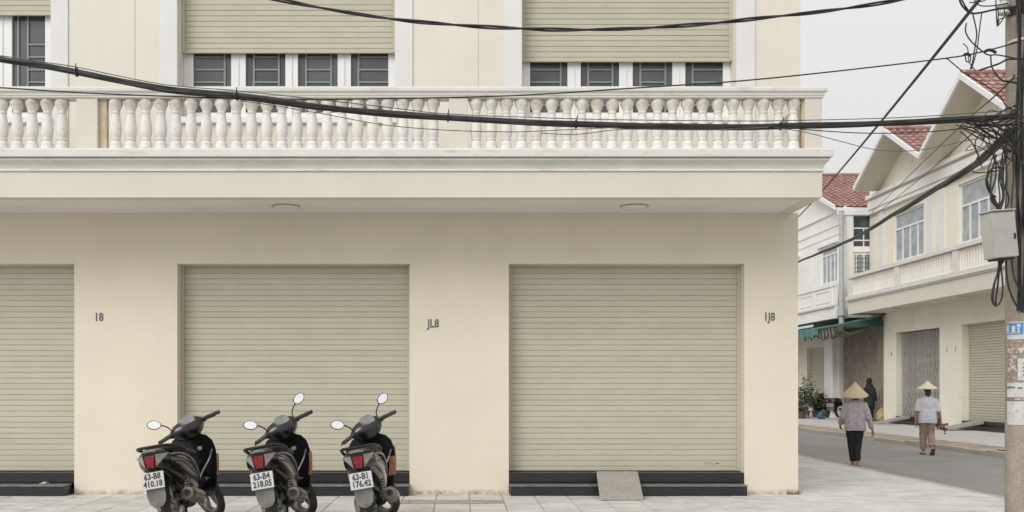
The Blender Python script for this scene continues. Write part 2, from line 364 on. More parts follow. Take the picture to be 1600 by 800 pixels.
def crom(pts, k=6):
    pts = [Vector(p) for p in pts]; out = []
    for i in range(len(pts) - 1):
        p0, p1, p2, p3 = pts[max(i - 1, 0)], pts[i], pts[i + 1], pts[min(i + 2, len(pts) - 1)]
        for j in range(k):
            t = j / k
            out.append(0.5 * ((2 * p1) + (p2 - p0) * t + (2 * p0 - 5 * p1 + 4 * p2 - p3) * t * t + (3 * p1 - p0 - 3 * p2 + p3) * t ** 3))
    out.append(pts[-1]); return out
def text_geo(txt, size, T, ext=0.002, sx_=1.0, bold=0.018):
    cu = bpy.data.curves.new('txt', 'FONT'); cu.body = txt; cu.size = size; cu.extrude = ext; cu.align_x = 'CENTER'; cu.align_y = 'CENTER'
    cu.resolution_u = 2; cu.offset = size * bold
    o = bpy.data.objects.new('txt', cu); col.objects.link(o)
    dg = bpy.context.evaluated_depsgraph_get(); me = bpy.data.meshes.new_from_object(o.evaluated_get(dg))
    mb = MB(T); mb.add([(v.co.x * sx_, v.co.y, v.co.z) for v in me.vertices], [tuple(p.vertices) for p in me.polygons])
    bpy.data.objects.remove(o); bpy.data.curves.remove(cu); bpy.data.meshes.remove(me)
    return mb

# ------------------------------------------------------------------ setting
KX, KFX = 6.63, 11.05                              # near and far kerb lines of the side street
FRONT = 4.6                                        # kerb in front of the building; unseen paving widened this far to bounce light
g = MB().add([(-1500, -1500, -0.16), (1500, -1500, -0.16), (1500, 1500, -0.16), (-1500, 1500, -0.16)], [(0, 1, 2, 3)]).build('ground', 'ground', off=(0, 0, -0.16)); tag(g, kind='structure')
rd = MB(); rd.add([(KX - 0.02, -60, -0.12), (KFX + 0.02, -60, -0.12), (KFX + 0.02, 140, -0.12), (KX - 0.02, 140, -0.12)], [(0, 1, 2, 3)])
rd.add([(-80, -6, -0.12), (KX - 0.02, -6, -0.12), (KX - 0.02, FRONT + 0.02, -0.12), (-80, FRONT + 0.02, -0.12)], [(0, 1, 2, 3)])
tag(rd.build('road', 'asphalt', off=(0, 0, -0.12)), kind='structure')
dash = MB().box(9.9, 10.5, 24.1, 24.22, -0.119, -0.115); tag(dash.build('road_marking', 'roadpaint', off=(10.2, 24.1, -0.12)), kind='structure')
pv = bpy.data.objects.new('pavement', None); col.objects.link(pv); tag(pv, kind='structure'); ORG[pv.as_pointer()] = Vector((0, 0, 0))
MB().box(-16, KX - 0.14, FRONT + 0.14, 120, -0.14, -0.012).build('bedding', 'joint', pv)
S = 0.4; G = 0.0045
slab = MB().box(-S / 2 + G, S / 2 - G, -S / 2 + G, S / 2 - G, -0.03, 0.0, bev=0.004)
slab_me = mesh_only(slab, 'paving_slab', M['slab'])
x_end = KX - 0.14; cells = []
field = MB(); n_single = 0
for j in range(0, 120):
    y = FRONT + 0.14 + S / 2 + j * S
    for i in range(0, 56):
        x = x_end - S / 2 - i * S
        if x < -15.5 or y > 60: continue
        if y > YW + 0.1 and x < 4.1: continue
        near = (10.9 < y < YW + 0.3 and x > -6.4) or (y >= YW + 0.3 and y < 21.6)
        z = rng.uniform(-0.0025, 0.0015)
        if -0.66 < x < 0.42 and abs(y - 12.14) < 0.2: continue
        if near and n_single < 298:
            o = inst(slab_me, 'paving_slab', pv, (x, y, z), rot=(rng.uniform(-.004, .004), rng.uniform(-.004, .004), rng.choice((0, math.pi)))); n_single += 1
        else: field.box(x - S / 2 + G, x + S / 2 - G, y - S / 2 + G, y + S / 2 - G, -0.03, z)
tag(field.build('paving_slab_field', 'slab', pv), kind='stuff')
cv = MB().box(-0.705, 0.485, 11.944, 12.336, -0.03, -0.001, bev=0.003).build('stained_cover_slab', 'cover', pv)
MB().box(-0.62, 0.38, 12.322, 12.328, -0.02, 0.0015).box(-0.62, -0.614, 11.99, 12.321, -0.02, 0.0015).box(-0.70, 0.47, 11.955, 11.962, -0.02, 0.0015).build('steel_edge', 'rust', cv)
# kerbs
kb = bpy.data.objects.new('kerb', None); col.objects.link(kb); tag(kb, kind='structure'); ORG[kb.as_pointer()] = Vector((0, 0, 0))
kme = mesh_only(MB().box(-0.07, 0.07, -0.495, 0.495, -0.15, 0.0, bev=0.012), 'kerb_stone', M['kerb'])
for j in range(70): inst(kme, 'kerb_stone', kb, (KX - 0.07, FRONT + 0.5 + j, rng.uniform(-.004, .004)))
for j in range(22): inst(kme, 'kerb_stone', kb, (KX - 0.65 - j, FRONT + 0.07, 0), rot=(0, 0, R(90)))
for j in range(70): inst(kme, 'kerb_stone', kb, (KFX + 0.07, 2.5 + j, rng.uniform(-.03, .004)), rot=(0, 0, rng.uniform(-.01, .01)))
fp = bpy.data.objects.new('far_pavement', None); col.objects.link(fp); tag(fp, kind='structure'); ORG[fp.as_pointer()] = Vector((0, 0, 0))
MB().box(KFX + 0.94, 19, -40, 120, -0.15, -0.002).build('paving', 'far_pave', fp)
MB().box(KFX + 0.14, KFX + 0.93, -40, 120, -0.15, -0.05).build('gutter_bed', 'joint', fp)
vme = mesh_only(MB().box(-0.38, 0.38, -0.58, 0.58, -0.06, 0.0, bev=0.015), 'verge_slab', M['verge'])
for j in range(40): inst(vme, 'verge_slab', fp, (KFX + 0.54, 12.6 + j * 1.2, rng.uniform(-.035, -.004)), rot=(rng.uniform(-.03, .03), rng.uniform(-.03, .03), rng.uniform(-.03, .03)))

# ------------------------------------------------------------------ the corner townhouse
XL, XR = -12.0, WX(1247)
TH = thing('corner_townhouse', (0, YW, 0), 'long cream corner townhouse with closed sage roller shutters and a white balustraded balcony', 'townhouse')
doors = [(WX(-246), WX(116)), (WX(277), WX(640)), (WX(795), WX(1163))]
DT = WZ(412)
wins = [(WX(79) - 2.7, WX(79)), (WX(278), WX(617)), (WX(816), WX(1150))]
WB, WT = WZ(187), 6.75
MB().wall(XL, XR, 0, 3.506, [(a, b, -1, DT) for a, b in doors], YW, YW + 0.24, 'y').build('ground_floor_wall', 'cream', TH)
MB().wall(XL, XR + 0.03, 3.95, 8.6, [(a, b, WB, WT) for a, b in wins], YW + 0.002, YW + 0.3, 'y').build('upper_wall', 'cream_up', TH)
MB().box(XR - 0.24, XR - 0.002, YW + 0.242, 30, 0, 3.95).build('side_wall', 'cream', TH)
MB().box(XR - 0.22, XR + 0.028, YW + 0.302, 30, 3.952, 8.6).build('upper_side_wall', 'cream_up', TH)
MB().box(XL, XR + 0.25, YW - 0.25, 30, 8.602, 8.8).build('roof_slab', 'white', TH)
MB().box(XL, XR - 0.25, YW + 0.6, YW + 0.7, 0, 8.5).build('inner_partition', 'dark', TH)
# vertical bands beside the upper windows
for a, b in ((80, 107), (250, 277.6), (617.4, 645), (787, 815.6), (1150.4, 1180)):
    MB().box(WX(a), WX(b), YW - 0.016, YW - 0.0005, 3.955, 8.55, bev=0.005).build('window_band', 'band', TH)
for a in (207, 743): MB().box(WX(a), WX(a) + 0.03, YW - 0.006, YW, 3.955, 8.55).build('joint_strip', 'cream_up', TH)

# roller shutters
PITCH = 8.75 / 125.23
def slat_mesh(width, pitch, name):
    h = pitch; prof = [(0.008, 0), (0.0015, 0.0015), (0.0, 0.006), (0.0, h - 0.009), (0.0015, h - 0.006), (0.008, h - 0.005), (0.008, h - 0.0005)]
    mb = MB(); mb.loft([[Vector((x, d, z)) for d, z in prof] + [Vector((x, 0.024, h - 0.0005)), Vector((x, 0.024, 0))] for x in (-width / 2, width / 2)])
    return mesh_only(mb, name, M['shutter'])
def roller(x0, x1, z0, z1, y, pitch=PITCH):
    s = MB().box(x0, x1, y - 0.004, y + 0.03, z0, z0 + 0.055, bev=0.006).build('roller_shutter', 'shutter', TH)
    me = slat_mesh(x1 - x0 - 0.01, pitch, 'slat'); z = z0 + 0.058
    while z < z1:
        inst(me, 'slat', s, ((x0 + x1) / 2, y + rng.uniform(-.0007, .0007), z), rot=(rng.uniform(-.012, .012), rng.uniform(-.0004, .0004), 0)); z += pitch
    for a, b in ((x0 - 0.002, x0 + 0.035), (x1 - 0.035, x1 + 0.002)):
        MB().box(a, b, y - 0.03, y - 0.006, z0, z1, bev=0.004).build('guide_rail', 'shutter', s)
    return s
for i, (a, b) in enumerate(doors):
    s = roller(a + 0.003, b - 0.003, 0.275, DT + 0.05, YW + 0.2)
    # granite steps
    st = MB().box(a + 0.004, b - 0.004, YW - 0.004, YW + 0.32, 0.142, 0.268, bev=0.004).build('upper_step', 'granite', TH)
    ll, lr = (a, b) if i != 2 else (WX(796), WX(1171) - 0.09)
    if i == 0: lr = b - 0.03
    lo = MB().box(ll + 0.002, lr - 0.002, YW - 0.235, YW - 0.006, 0.0, 0.115, bev=0.004).build('lower_step', 'granite', TH)
    MB().box(ll - 0.004, lr + 0.004, YW - 0.245, YW - 0.006, 0.1155, 0.134, bev=0.004).build('tread', 'tread', TH)
sc_ = MB()
for k in range(7):
    x = WX(1108 + k * 3.2); z = WZ(727 + rng.uniform(-2, 2)); sc_.box(x, x + 0.012 + 0.02 * (k == 5), YW + 0.1955, YW + 0.1975, z, z + 0.012)
sc_.build('scuff_mark', 'scuff', TH)

# upper windows
def grille_bars(mb, x0, x1, z0, z1, y, vs, hx0, hx1):
    for v in vs: mb.box(v - 0.012, v + 0.012, y, y + 0.014, z0, z1)
    for z in (5.225, 5.385, 5.545, 5.705, 4.93): mb.box(hx0, hx1, y + 0.002, y + 0.012, z - 0.01, z + 0.01)
YG = YW + 0.30
def U(px): return (px - CX) * YG / F
for i, (a, b) in enumerate(wins):
    sb = WZ([24, 83, 96.5][i]) + 0.0
    sb = H + (CY - [24, 83, 96.5][i]) * (YW + 0.2) / F
    roller(a + 0.003, b - 0.003, sb, WT + 0.05, YW + 0.2, 8.55 / 123.3)
    if i == 0: panes = [(U(20), U(72))]; xs = [U(20) - 0.66 * k for k in range(4)]; panes = [(x, x + (U(72) - U(20))) for x in xs][::-1]
    elif i == 1: panes = [(U(303), U(362)), (U(384.5), U(446.5)), (U(466), U(528)), (U(548.5), U(607))]
    else: panes = [(U(828), U(886.5)), (U(907), U(967)), (U(988), U(1050)), (U(1070), U(1129))]
    zr = [(4.83, 5.05), (5.165, 6.3)]
    holes = [(p, q, z0, z1) for p, q in panes for z0, z1 in zr]
    wf = MB().wall(a + 0.002, b - 0.002, WB + 0.03, WT, holes, YG - 0.03, YG + 0.03, 'y').build('window', 'frame', TH)
    mul = MB()
    for k in range(3):
        x = (panes[k][1] + panes[k + 1][0]) / 2; mul.box(x - 0.006, x + 0.006, YG - 0.042, YG - 0.031, WB + 0.04, WT - 0.02)
    mul.build('meeting_stile', 'frame', wf)
    MB().box(a - 0.03, b + 0.03, YW - 0.045, YG + 0.05, WB - 0.05, WB + 0.028, bev=0.006).build('sill', 'frame', wf)
    for k, (p, q) in enumerate(panes):
        for z0, z1 in zr: MB().box(p, q, YG + 0.008, YG + 0.014, z0, z1).build('pane', 'glass', wf)
        gb = MB(); w_ = q - p
        if i == 0: vs, h0, h1 = [p + 0.17 * w_, p + 0.46 * w_], p + 0.46 * w_, q
        elif k in (0,): vs, h0, h1 = [p + 0.82 * w_], p, p + 0.82 * w_
        elif k in (1, 2): vs, h0, h1 = [p + 0.2 * w_, p + 0.83 * w_], p + 0.2 * w_, p + 0.83 * w_
        else: vs, h0, h1 = [p + 0.2 * w_], p + 0.2 * w_, q
        grille_bars(gb, p, q, 4.83, 6.3, YG - 0.012, vs, h0, h1)
        gb.build('grille', 'grille', wf)

# balcony
YB = 11.9                                           # front face of the balcony beam
BXR = (1285 - CX) * YB / F
def BX(px): return (px - CX) * YB / F
def BZ(py): return H + (CY - py) * YB / F
MB().box(XL, BXR, YB, YB + 0.16, 3.50, BZ(268), bev=0.004).build('balcony_beam', 'beam', TH)
MB().box(BXR - 0.16, BXR - 0.002, YB + 0.162, YW - 0.002, 3.50, BZ(268), bev=0.004).build('balcony_side_beam', 'beam', TH)
MB().box(XL, BXR - 0.162, YB + 0.162, YW - 0.001, 3.506, 3.60).build('soffit', 'soffit', TH)
MB().box(XL, BXR - 0.1, YB + 0.06, YW - 0.001, 3.70, BZ(234), bev=0.004).build('balcony_floor', 'white', TH)
def moulding(prof, name, m, back=0.20):
    """profile (outward distance, z) run along the front and mitred round the right end"""
    secs = []
    pr = [(-back, prof[0][1])] + prof + [(-back, prof[-1][1])]
    secs.append([Vector((XL, YB - d, z)) for d, z in pr])
    secs.append([Vector((BXR + d, YB - d, z)) for d, z in pr])
    secs.append([Vector((BXR + d, YW - 0.003, z)) for d, z in pr])
    return MB().loft(secs).build(name, m, TH)
z0, z1 = BZ(268), BZ(247.5)
moulding([(0.004, z0), (0.018, z0 + 0.003), (0.018, z0 + 0.018), (0.012, z0 + 0.022), (0.012, z0 + 0.035)], 'lower_bead', 'white')
moulding([(0.010, z0 + 0.036), (0.013, z0 + 0.05), (0.024, z0 + 0.075), (0.045, z0 + 0.10), (0.062, z0 + 0.118), (0.066, z0 + 0.136), (0.056, z0 + 0.1365), (0.056, z1 - 0.003)], 'cove_moulding', 'grey_mould')
moulding([(0.085, z1), (0.094, z1 + 0.006), (0.094, BZ(236.5)), (0.085, BZ(234.2)), (0.0, BZ(233) + 0.001)], 'base_rail', 'white')
r0, r1 = BZ(153), BZ(137)
moulding([(0.004, r0), (0.012, r0 + 0.004), (0.012, r0 + 0.022), (0.022, r0 + 0.026), (0.022, r0 + 0.048), (0.038, r0 + 0.066), (0.048, r0 + 0.070), (0.048, r1 - 0.012), (0.040, r1)], 'handrail', 'white', back=0.16)
# balusters
bz0, bz1 = BZ(233) + 0.0015, r0 - 0.0005; bh = bz1 - bz0
prof = [(0.062, 0), (0.062, 0.035), (0.05, 0.05), (0.046, 0.075), (0.058, 0.105), (0.070, 0.15), (0.072, 0.2), (0.066, 0.27), (0.054, 0.36), (0.043, 0.43), (0.038, 0.475),
        (0.046, 0.485), (0.046, 0.505), (0.038, 0.515), (0.04, 0.53), (0.058, 0.55), (0.064, 0.565), (0.064, 0.605)]
k_ = bh / 0.605
prof = [(0.066, 0.0), (0.066, 0.030), (0.058, 0.045), (0.060, 0.075), (0.050, 0.100), (0.042, 0.112), (0.050, 0.118), (0.050, 0.132), (0.042, 0.140), (0.050, 0.165), (0.057, 0.21), (0.058, 0.25),
        (0.054, 0.31), (0.046, 0.38), (0.040, 0.43), (0.046, 0.437), (0.046, 0.452), (0.041, 0.46), (0.050, 0.49), (0.066, 0.53), (0.072, 0.55), (0.072, 0.575), (0.064, 0.58), (0.064, 0.605)]
bmb = MB().lathe([(r * (1.16 if 0.13 < z < 0.40 else 1.1), z * k_) for r, z in prof], 18)
bme = mesh_only(bmb, 'baluster', M['baluster'], smooth=35)
byc = YB + 0.075
def BXc(px): return (px - CX) * byc / F
spots = [BXc(97.5 - 23.4 * k) for k in range(14)] + [BXc(181 + 23.6 * k) for k in range(22)] + [BXc(744 + 23.6 * k) for k in range(22)]
for x in spots: inst(bme, 'baluster', TH, (x, byc, bz0), rot=(0, 0, rng.uniform(0, 6)))
for k in range(3): inst(bme, 'baluster', TH, (BXR - 0.085, YB + 0.36 + 0.19 * k, bz0))
for a, b in ((119, 152), (701.5, 731), (1258, 1284.5)):
    MB().box(BX(a), BX(b), YB + 0.002, YB + 0.16, bz0, bz1, bev=0.004).build('pedestal', 'beam', TH)
MB().box(BXc(152.6), BXc(168), YB + 0.05, YB + 0.12, bz0, bz1, bev=0.004).build('stained_half_pedestal', 'stain', TH)
MB().box(BXc(1251.5), BXc(1257.6), YB + 0.05, YB + 0.12, bz0, bz1).build('stained_half_pedestal', 'stain', TH)
# soffit lamps
for px in (447, 991):
    c = P(px, 322, 12.49)
    lm = MB().lathe([(0.150, 3.5055), (0.172, 3.503), (0.172, 3.497), (0.150, 3.492)], 32, (c.x, c.y, 0)).build('ceiling_lamp', 'box', TH, smooth=40)
    MB().lathe([(0.148, 3.4925), (0.12, 3.486), (0.05, 3.482), (0.005, 3.482)], 32, (c.x, c.y, 0)).build('diffuser', 'soffit', lm, smooth=50)
# painted house numbers
for s, px, py in (('18', 154.5, 496), ('JL8', 677, 506), ('1J8', 1202, 495.5)):
    text_geo(s, 0.145, lambda p, px=px, py=py: Vector((WX(px) + p.x, YW - 0.003 + -p.z, WZ(py) + p.y)), 0.002, 0.80, 0.022).build('house_number', 'ink_grey', TH)

# ramp, litter, weed
rx0, rx1, rx2, rx3 = WX(932), WX(996), (937.5 - CX) / 132.6, (1005 - CX) / 132.6
yb = YW - 0.73
rp = MB().add([(rx0, YW - 0.010, 0.286), (rx1, YW - 0.010, 0.286), (rx3, yb, 0.03), (rx2, yb, 0.03), (rx0, YW - 0.010, 0.225), (rx1, YW - 0.010, 0.225), (rx3, yb, 0.004), (rx2, yb, 0.004)],
              [(0, 1, 2, 3), (4, 5, 6, 7), (0, 1, 5, 4), (2, 3, 7, 6), (0, 3, 7, 4), (1, 2, 6, 5)])
tag(rp.build('concrete_ramp', 'ramp', off=(1.9, yb, 0)), 'grey terrazzo ramp laid over the black steps of the right shutter', 'ramp')
lp = MB(); c = P(67, 752, 12.87); c.z = 0.134
for k in range(12):
    a = k * 2.4; q = c + Vector((0.07 * math.cos(a) * rng.random(), 0.02 * math.sin(a), 0.002)); lp.add([q, q + Vector((0.05 * rng.uniform(-1, 1), 0.02, 0.015)), q + Vector((0.03, 0.01, 0.035 * rng.random()))], [(0, 1, 2)])
tag(lp.build('crumpled_paper', 'paper', off=c), 'small crumpled scrap on the black step at the left', 'litter')
wd = MB(); c = Vector((XR - 0.03, YW - 0.03, 0.0))
for k in range(26):
    a = rng.uniform(0, 6.28); L = rng.uniform(0.02, 0.09); b = c + Vector((rng.uniform(-.14, .05), rng.uniform(-.05, .02), 0)); t = b + Vector((math.cos(a) * L * .5, -abs(math.sin(a)) * L * .5, L)); sd = Vector((0.005, 0.002, 0))
    wd.add([b - sd, b + sd, t], [(0, 1, 2)])
tag(wd.build('weed_tuft', 'dry', off=c), 'dry brown weeds at the foot of the wall corner', 'weed')

# ------------------------------------------------------------------ houses across the side street
def slat_strip(parent, y0, y1, z0, z1, X, m='shutter', pitch=0.085):
    s = MB().box(X - 0.01, X + 0.03, y0, y1, z0, z0 + 0.06).build('roller_shutter', m, parent)
    h = pitch; wdt = y1 - y0 - 0.01
    pr = [(0.016, 0), (0.003, 0.004), (-0.003, h * .5), (0.003, h * .9), (0.016, h - 0.006), (0.03, h), (0.03, 0)]
    mb = MB().loft([[Vector((dx, y, z)) for dx, z in pr] for y in (-wdt / 2, wdt / 2)])
    me = mesh_only(mb, 'slat', M[m]); z = z0 + 0.062
    while z < z1: inst(me, 'slat', s, (X, (y0 + y1) / 2, z)); z += pitch
    return s
def far_window(parent, y0, y1, z0, z1, X, n, transom, glass='glass_far'):
    f = 0.07; hs_ = []
    wds = (y1 - y0 - f) / n
    for k in range(n): hs_.append((y0 + f + k * wds, y0 + (k + 1) * wds, z0 + f, transom - f / 2))
    if transom < z1 - 0.2: hs_.append((y0 + f, y1 - f, transom + f / 2, z1 - f))
    wf = MB().wall(y0, y1, z0, z1, hs_, X + 0.06, X + 0.12, 'x').build('window', 'frame', parent)
    for a, b, c_, d_ in hs_: MB().box(X + 0.095, X + 0.10, a, b, c_, d_).build('pane', glass, wf)
    MB().box(X - 0.05, X + 0.06, y0 - 0.08, y1 + 0.08, z0 - 0.07, z0 - 0.002).build('sill', 'frame', wf)
    return wf
def tile_slope(mb, a0, a1, b0, b1, rows, wave=0.26):
    """stepped, waved tile courses: a0,a1 eave ends, b0,b1 ridge ends"""
    a0, a1, b0, b1 = map(Vector, (a0, a1, b0, b1)); nrm = (a1 - a0).cross(b0 - a0).normalized()
    if nrm.z < 0: nrm = -nrm
    L = (a1 - a0).length; n = max(4, int(L / wave) * 4)
    for r in range(rows):
        t0, t1 = r / rows, (r + 1) / rows
        lo, hi = [], []
        for k in range(n + 1):
            u = k / n; w_ = 0.022 * math.sin(2 * math.pi * k / 4)
            lo.append(a0.lerp(a1, u).lerp(b0.lerp(b1, u), t0) + nrm * (0.055 + w_)); hi.append(a0.lerp(a1, u).lerp(b0.lerp(b1, u), t1) + nrm * (0.012 + w_))
        lo2 = [p - nrm * 0.045 for p in lo]
        mb.loft([lo2, lo, hi], closed=False)
def gable(parent, yc, hw, ze, za, X0, X1, soff='soffit_far', lip=0.5):
    """gable roof with its ridge running away from the street"""
    tp = MB()
    for sgn in (-1, 1):
        e = yc + sgn * hw
        tile_slope(tp, (X0, e, ze), (X1, e, ze), (X0, yc, za), (X1, yc, za), int(hw / 0.30))
    o = tag(tp.build('tiled_roof', 'tile_red', parent), kind='stuff')
    t = 0.09
    for sgn in (-1, 1):
        e = yc + sgn * hw
        MB().add([(X0 + 0.03, e, ze - 0.03), (X1, e, ze - 0.03), (X1, yc, za - 0.03), (X0 + 0.03, yc, za - 0.03), (X0 + 0.03, e, ze - 0.03 - t), (X1, e, ze - 0.03 - t), (X1, yc, za - 0.03 - t), (X0 + 0.03, yc, za - 0.03 - t)],
                 [(0, 1, 2, 3), (4, 5, 6, 7), (0, 1, 5, 4), (1, 2, 6, 5), (2, 3, 7, 6), (3, 0, 4, 7)]).build('roof_soffit', soff, parent)
        MB().add([(X0 - 0.05, e, ze + 0.05), (X0 + 0.025, e, ze + 0.05), (X0 + 0.025, yc, za + 0.06), (X0 - 0.05, yc, za + 0.06), (X0 - 0.05, e, ze - 0.12), (X0 + 0.025, e, ze - 0.12), (X0 + 0.025, yc, za - 0.13), (X0 - 0.05, yc, za - 0.13)],
                 [(0, 1, 2, 3), (4, 5, 6, 7), (0, 1, 5, 4), (1, 2, 6, 5), (2, 3, 7, 6), (3, 0, 4, 7)]).build('bargeboard', 'frame', parent)
    rt = MB().tube([(X0, yc, za + 0.06), (X1, yc, za + 0.06)], 0.09, 8).build('ridge_cap', 'tile_red', parent)

XA, XAB = 15.8, 14.75
HA = thing('cream_row_house', (XA, 33, 0), 'cream row house with two red tiled gables and a long balcony, opposite the corner', 'house')
YA0, YA1 = 22.6, 40.41
gates = [(34.48, 37.94, -1, 3.29), (29.2, 32.94, -1, 3.29), (24.2, 27.7, -1, 3.29)]
MB().wall(YA0, 38.85, 0, 4.07, gates, XA, XA + 0.25, 'x').build('ground_floor_wall', 'cream_far', HA)
wA = [(YF(1443, XA), YF(1395, XA), 5.85, 7.62), (YF(1556, XA), YF(1497, XA), 5.85, 7.75), (25.2, 27.6, 5.85, 7.7)]
MB().wall(YA0, YA1, 4.2, 8.9, wA, XA + 0.002, XA + 0.25, 'x').build('upper_wall', 'cream_far', HA)
for a, b, c_, d_ in wA: far_window(HA, a, b, c_, d_, XA + 0.02, 4, c_ + 1.2)
MB().box(XA + 0.26, XA + 7, YA1 - 0.25, YA1 - 0.001, 4.09, 9.0).build('end_wall', 'cream_far', HA)
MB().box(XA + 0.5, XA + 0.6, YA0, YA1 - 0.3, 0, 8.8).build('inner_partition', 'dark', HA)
# gables
for yc, ap in ((36.65, 10.36), (31.02, 10.62), (25.4, 10.5)):
    gable(HA, yc, 2.82, 8.84, ap, 14.85, 22)
    MB().prism([(yc - 2.7, 8.902), (yc + 2.7, 8.902), (yc, ap - 0.12)], 'x', XA + 0.003, XA + 0.2).build('gable_wall', 'cream_far', HA)
    MB().lathe([(0.36, XA - 0.02), (0.36, XA + 0.001), (0.28, XA + 0.001), (0.28, XA - 0.015)], 24, (0, yc + 0.1, 9.55), ax='x').build('round_plaque', 'cream_far', HA)
for z, dpt, hh in ((8.55, 0.16, 0.13), (8.15, 0.08, 0.3), (7.95, 0.14, 0.10)): MB().box(XA - dpt, XA, YA0, YA1 - 0.002, z, z + hh).build('cornice', 'white_far', HA)
for px in (1378, 1455, 1473, 1568): 
    y = YF(px, XA); MB().box(XA - 0.05, XA, y - 0.22, y + 0.22, 4.3, 7.94).build('pilaster', 'band', HA)
# balcony of the cream house
MB().box(XAB, XA - 0.003, YA0, 39.8, 4.07, 4.55).build('balcony_slab', 'beam', HA)
MB().box(XAB - 0.05, XAB + 0.2, YA0, 39.82, 4.552, 4.60).box(XAB - 0.09, XAB + 0.2, YA0, 39.84, 4.602, 4.75).build('balcony_moulding', 'white', HA)
MB().box(XAB - 0.04, XAB + 0.16, YA0, 39.82, 5.42, 5.54).build('handrail', 'white', HA)
fb = mesh_only(MB().lathe([(0.055, 0), (0.055, 0.04), (0.04, 0.08), (0.05, 0.2), (0.035, 0.42), (0.055, 0.58), (0.055, 0.668)], 8), 'baluster', M['baluster'], smooth=40)
y = 23.0
peds = [39.6, 35.4, 31.2, 27.0]
while y < 39.5:
    if min(abs(y - p) for p in peds) > 0.25: inst(fb, 'baluster', HA, (XAB + 0.06, y, 4.751))
    y += 0.165
for p in peds: MB().box(XAB + 0.0, XAB + 0.14, p - 0.18, p + 0.18, 4.751, 5.418).build('pedestal', 'white', HA)
for px, py in ((1400, 482), (1508, 463)):
    yy = (4.07 - H) * F / (CY - py); MB().lathe([(0.17, 4.068), (0.17, 4.045), (0.12, 4.03)], 16, ((px - CX) * yy / F, yy, 0)).build('ceiling_lamp', 'grey_mould', HA)
# gate with vertical bars
gt = MB().box(XA + 0.27, XA + 0.30, 34.5, 37.92, 0.26, 3.27).build('folding_gate', 'dark', HA)
gb_me = mesh_only(MB().box(-0.028, 0.028, -0.035, 0.035, 0, 3.0), 'gate_bar', M['gate_grey'])
for k in range(27): inst(gb_me, 'gate_bar', gt, (XA + 0.22, 34.6 + k * 0.125, 0.265))
lt = MB()
for k in range(-6, 27, 2):
    for sg in (-1, 1):
        for zc in (0.75, 1.75, 2.75):
            y = 34.6 + k * 0.125 + 0.3
            if 34.9 < y < 37.6: lt.tube([(XA + 0.175, y - 0.25, zc - .42 * sg), (XA + 0.175, y + 0.25, zc + .42 * sg)], 0.011, 4)
tag(lt.build('lattice_bars', 'gate_grey', gt, weld=False), kind='stuff')
for z in (0.9, 1.7, 2.5): MB().box(XA + 0.255, XA + 0.268, 34.5, 37.92, z, z + 0.04).build('gate_rail', 'gate_grey', gt)
slat_strip(HA, 29.22, 32.92, 0.27, 3.33, XA + 0.22)
slat_strip(HA, 24.22, 27.68, 0.27, 3.33, XA + 0.22)
for a, b, *_ in gates:
    MB().box(XA - 0.004, XA + 0.3, a + 0.003, b - 0.003, 0.135, 0.258).build('upper_step', 'granite', HA)
    MB().box(XA - 0.26, XA - 0.006, a, b, 0.0, 0.125).build('lower_step', 'granite', HA)
for s, px, py in (('6', 1393, 553), ('1', 1480, 547), ('1', 1493, 546)):
    yy = YF(px, XA); z = H + (CY - py) * yy / F
    text_geo(s, 0.24, lambda p, yy=yy, z=z: Vector((XA - 0.004 - p.z, yy - p.x, z + p.y)), 0.002, 0.8).build('house_number', 'ink', HA)
def far_ramp(y, wd_, lab):
    o = MB().add([(XA - 0.02, y, 0.28), (XA - 0.02, y + wd_, 0.28), (XA - 1.15, y + wd_, 0.02), (XA - 1.15, y, 0.02), (XA - 0.02, y, 0.20), (XA - 0.02, y + wd_, 0.20), (XA - 1.15, y + wd_, 0.003), (XA - 1.15, y, 0.003)],
                 [(0, 1, 2, 3), (4, 5, 6, 7), (0, 1, 5, 4), (2, 3, 7, 6), (0, 3, 7, 4), (1, 2, 6, 5)]).build('concrete_ramp', 'ramp', off=(XA - 1, y, 0))
    tag(o, lab, 'ramp')
far_ramp(36.7, 0.6, 'grey concrete ramp up to the barred gate across the street')
far_ramp(31.5, 0.7, 'grey concrete ramp up to the far sage shutter beside the pole')

# white house beyond
XB = 14.9
HB = thing('white_row_house', (XB, 45, 0), 'white weathered row house with a red roof and a green awning, past the cream one', 'house')
YB0, YB1 = 40.42, 52.8
wB = [(YF(1308, XB), YF(1282, XB), 5.5, 7.0), (46.2, 48.3, 5.5, 7.0)]
MB().wall(YB0, YB1, 4.0, 8.28, wB, XB, XB + 0.25, 'x').build('upper_wall', 'white_far', HB)
for a, b, c_, d_ in wB:
    far_window(HB, a, b, c_, d_, XB + 0.01, 4, c_ + 1.2, 'glass_far')
    MB().box(XB - 0.10, XB, a - 0.25, b + 0.25, d_ + 0.06, d_ + 0.16).build('window_hood', 'white_far', HB)
for z, dd in ((7.35, 0.025), (7.72, 0.035), (8.25, 0.07)): MB().box(XB - dd, XB - 0.001, YB0, YB1, z, z + 0.10).build('cornice', 'white_far', HB)
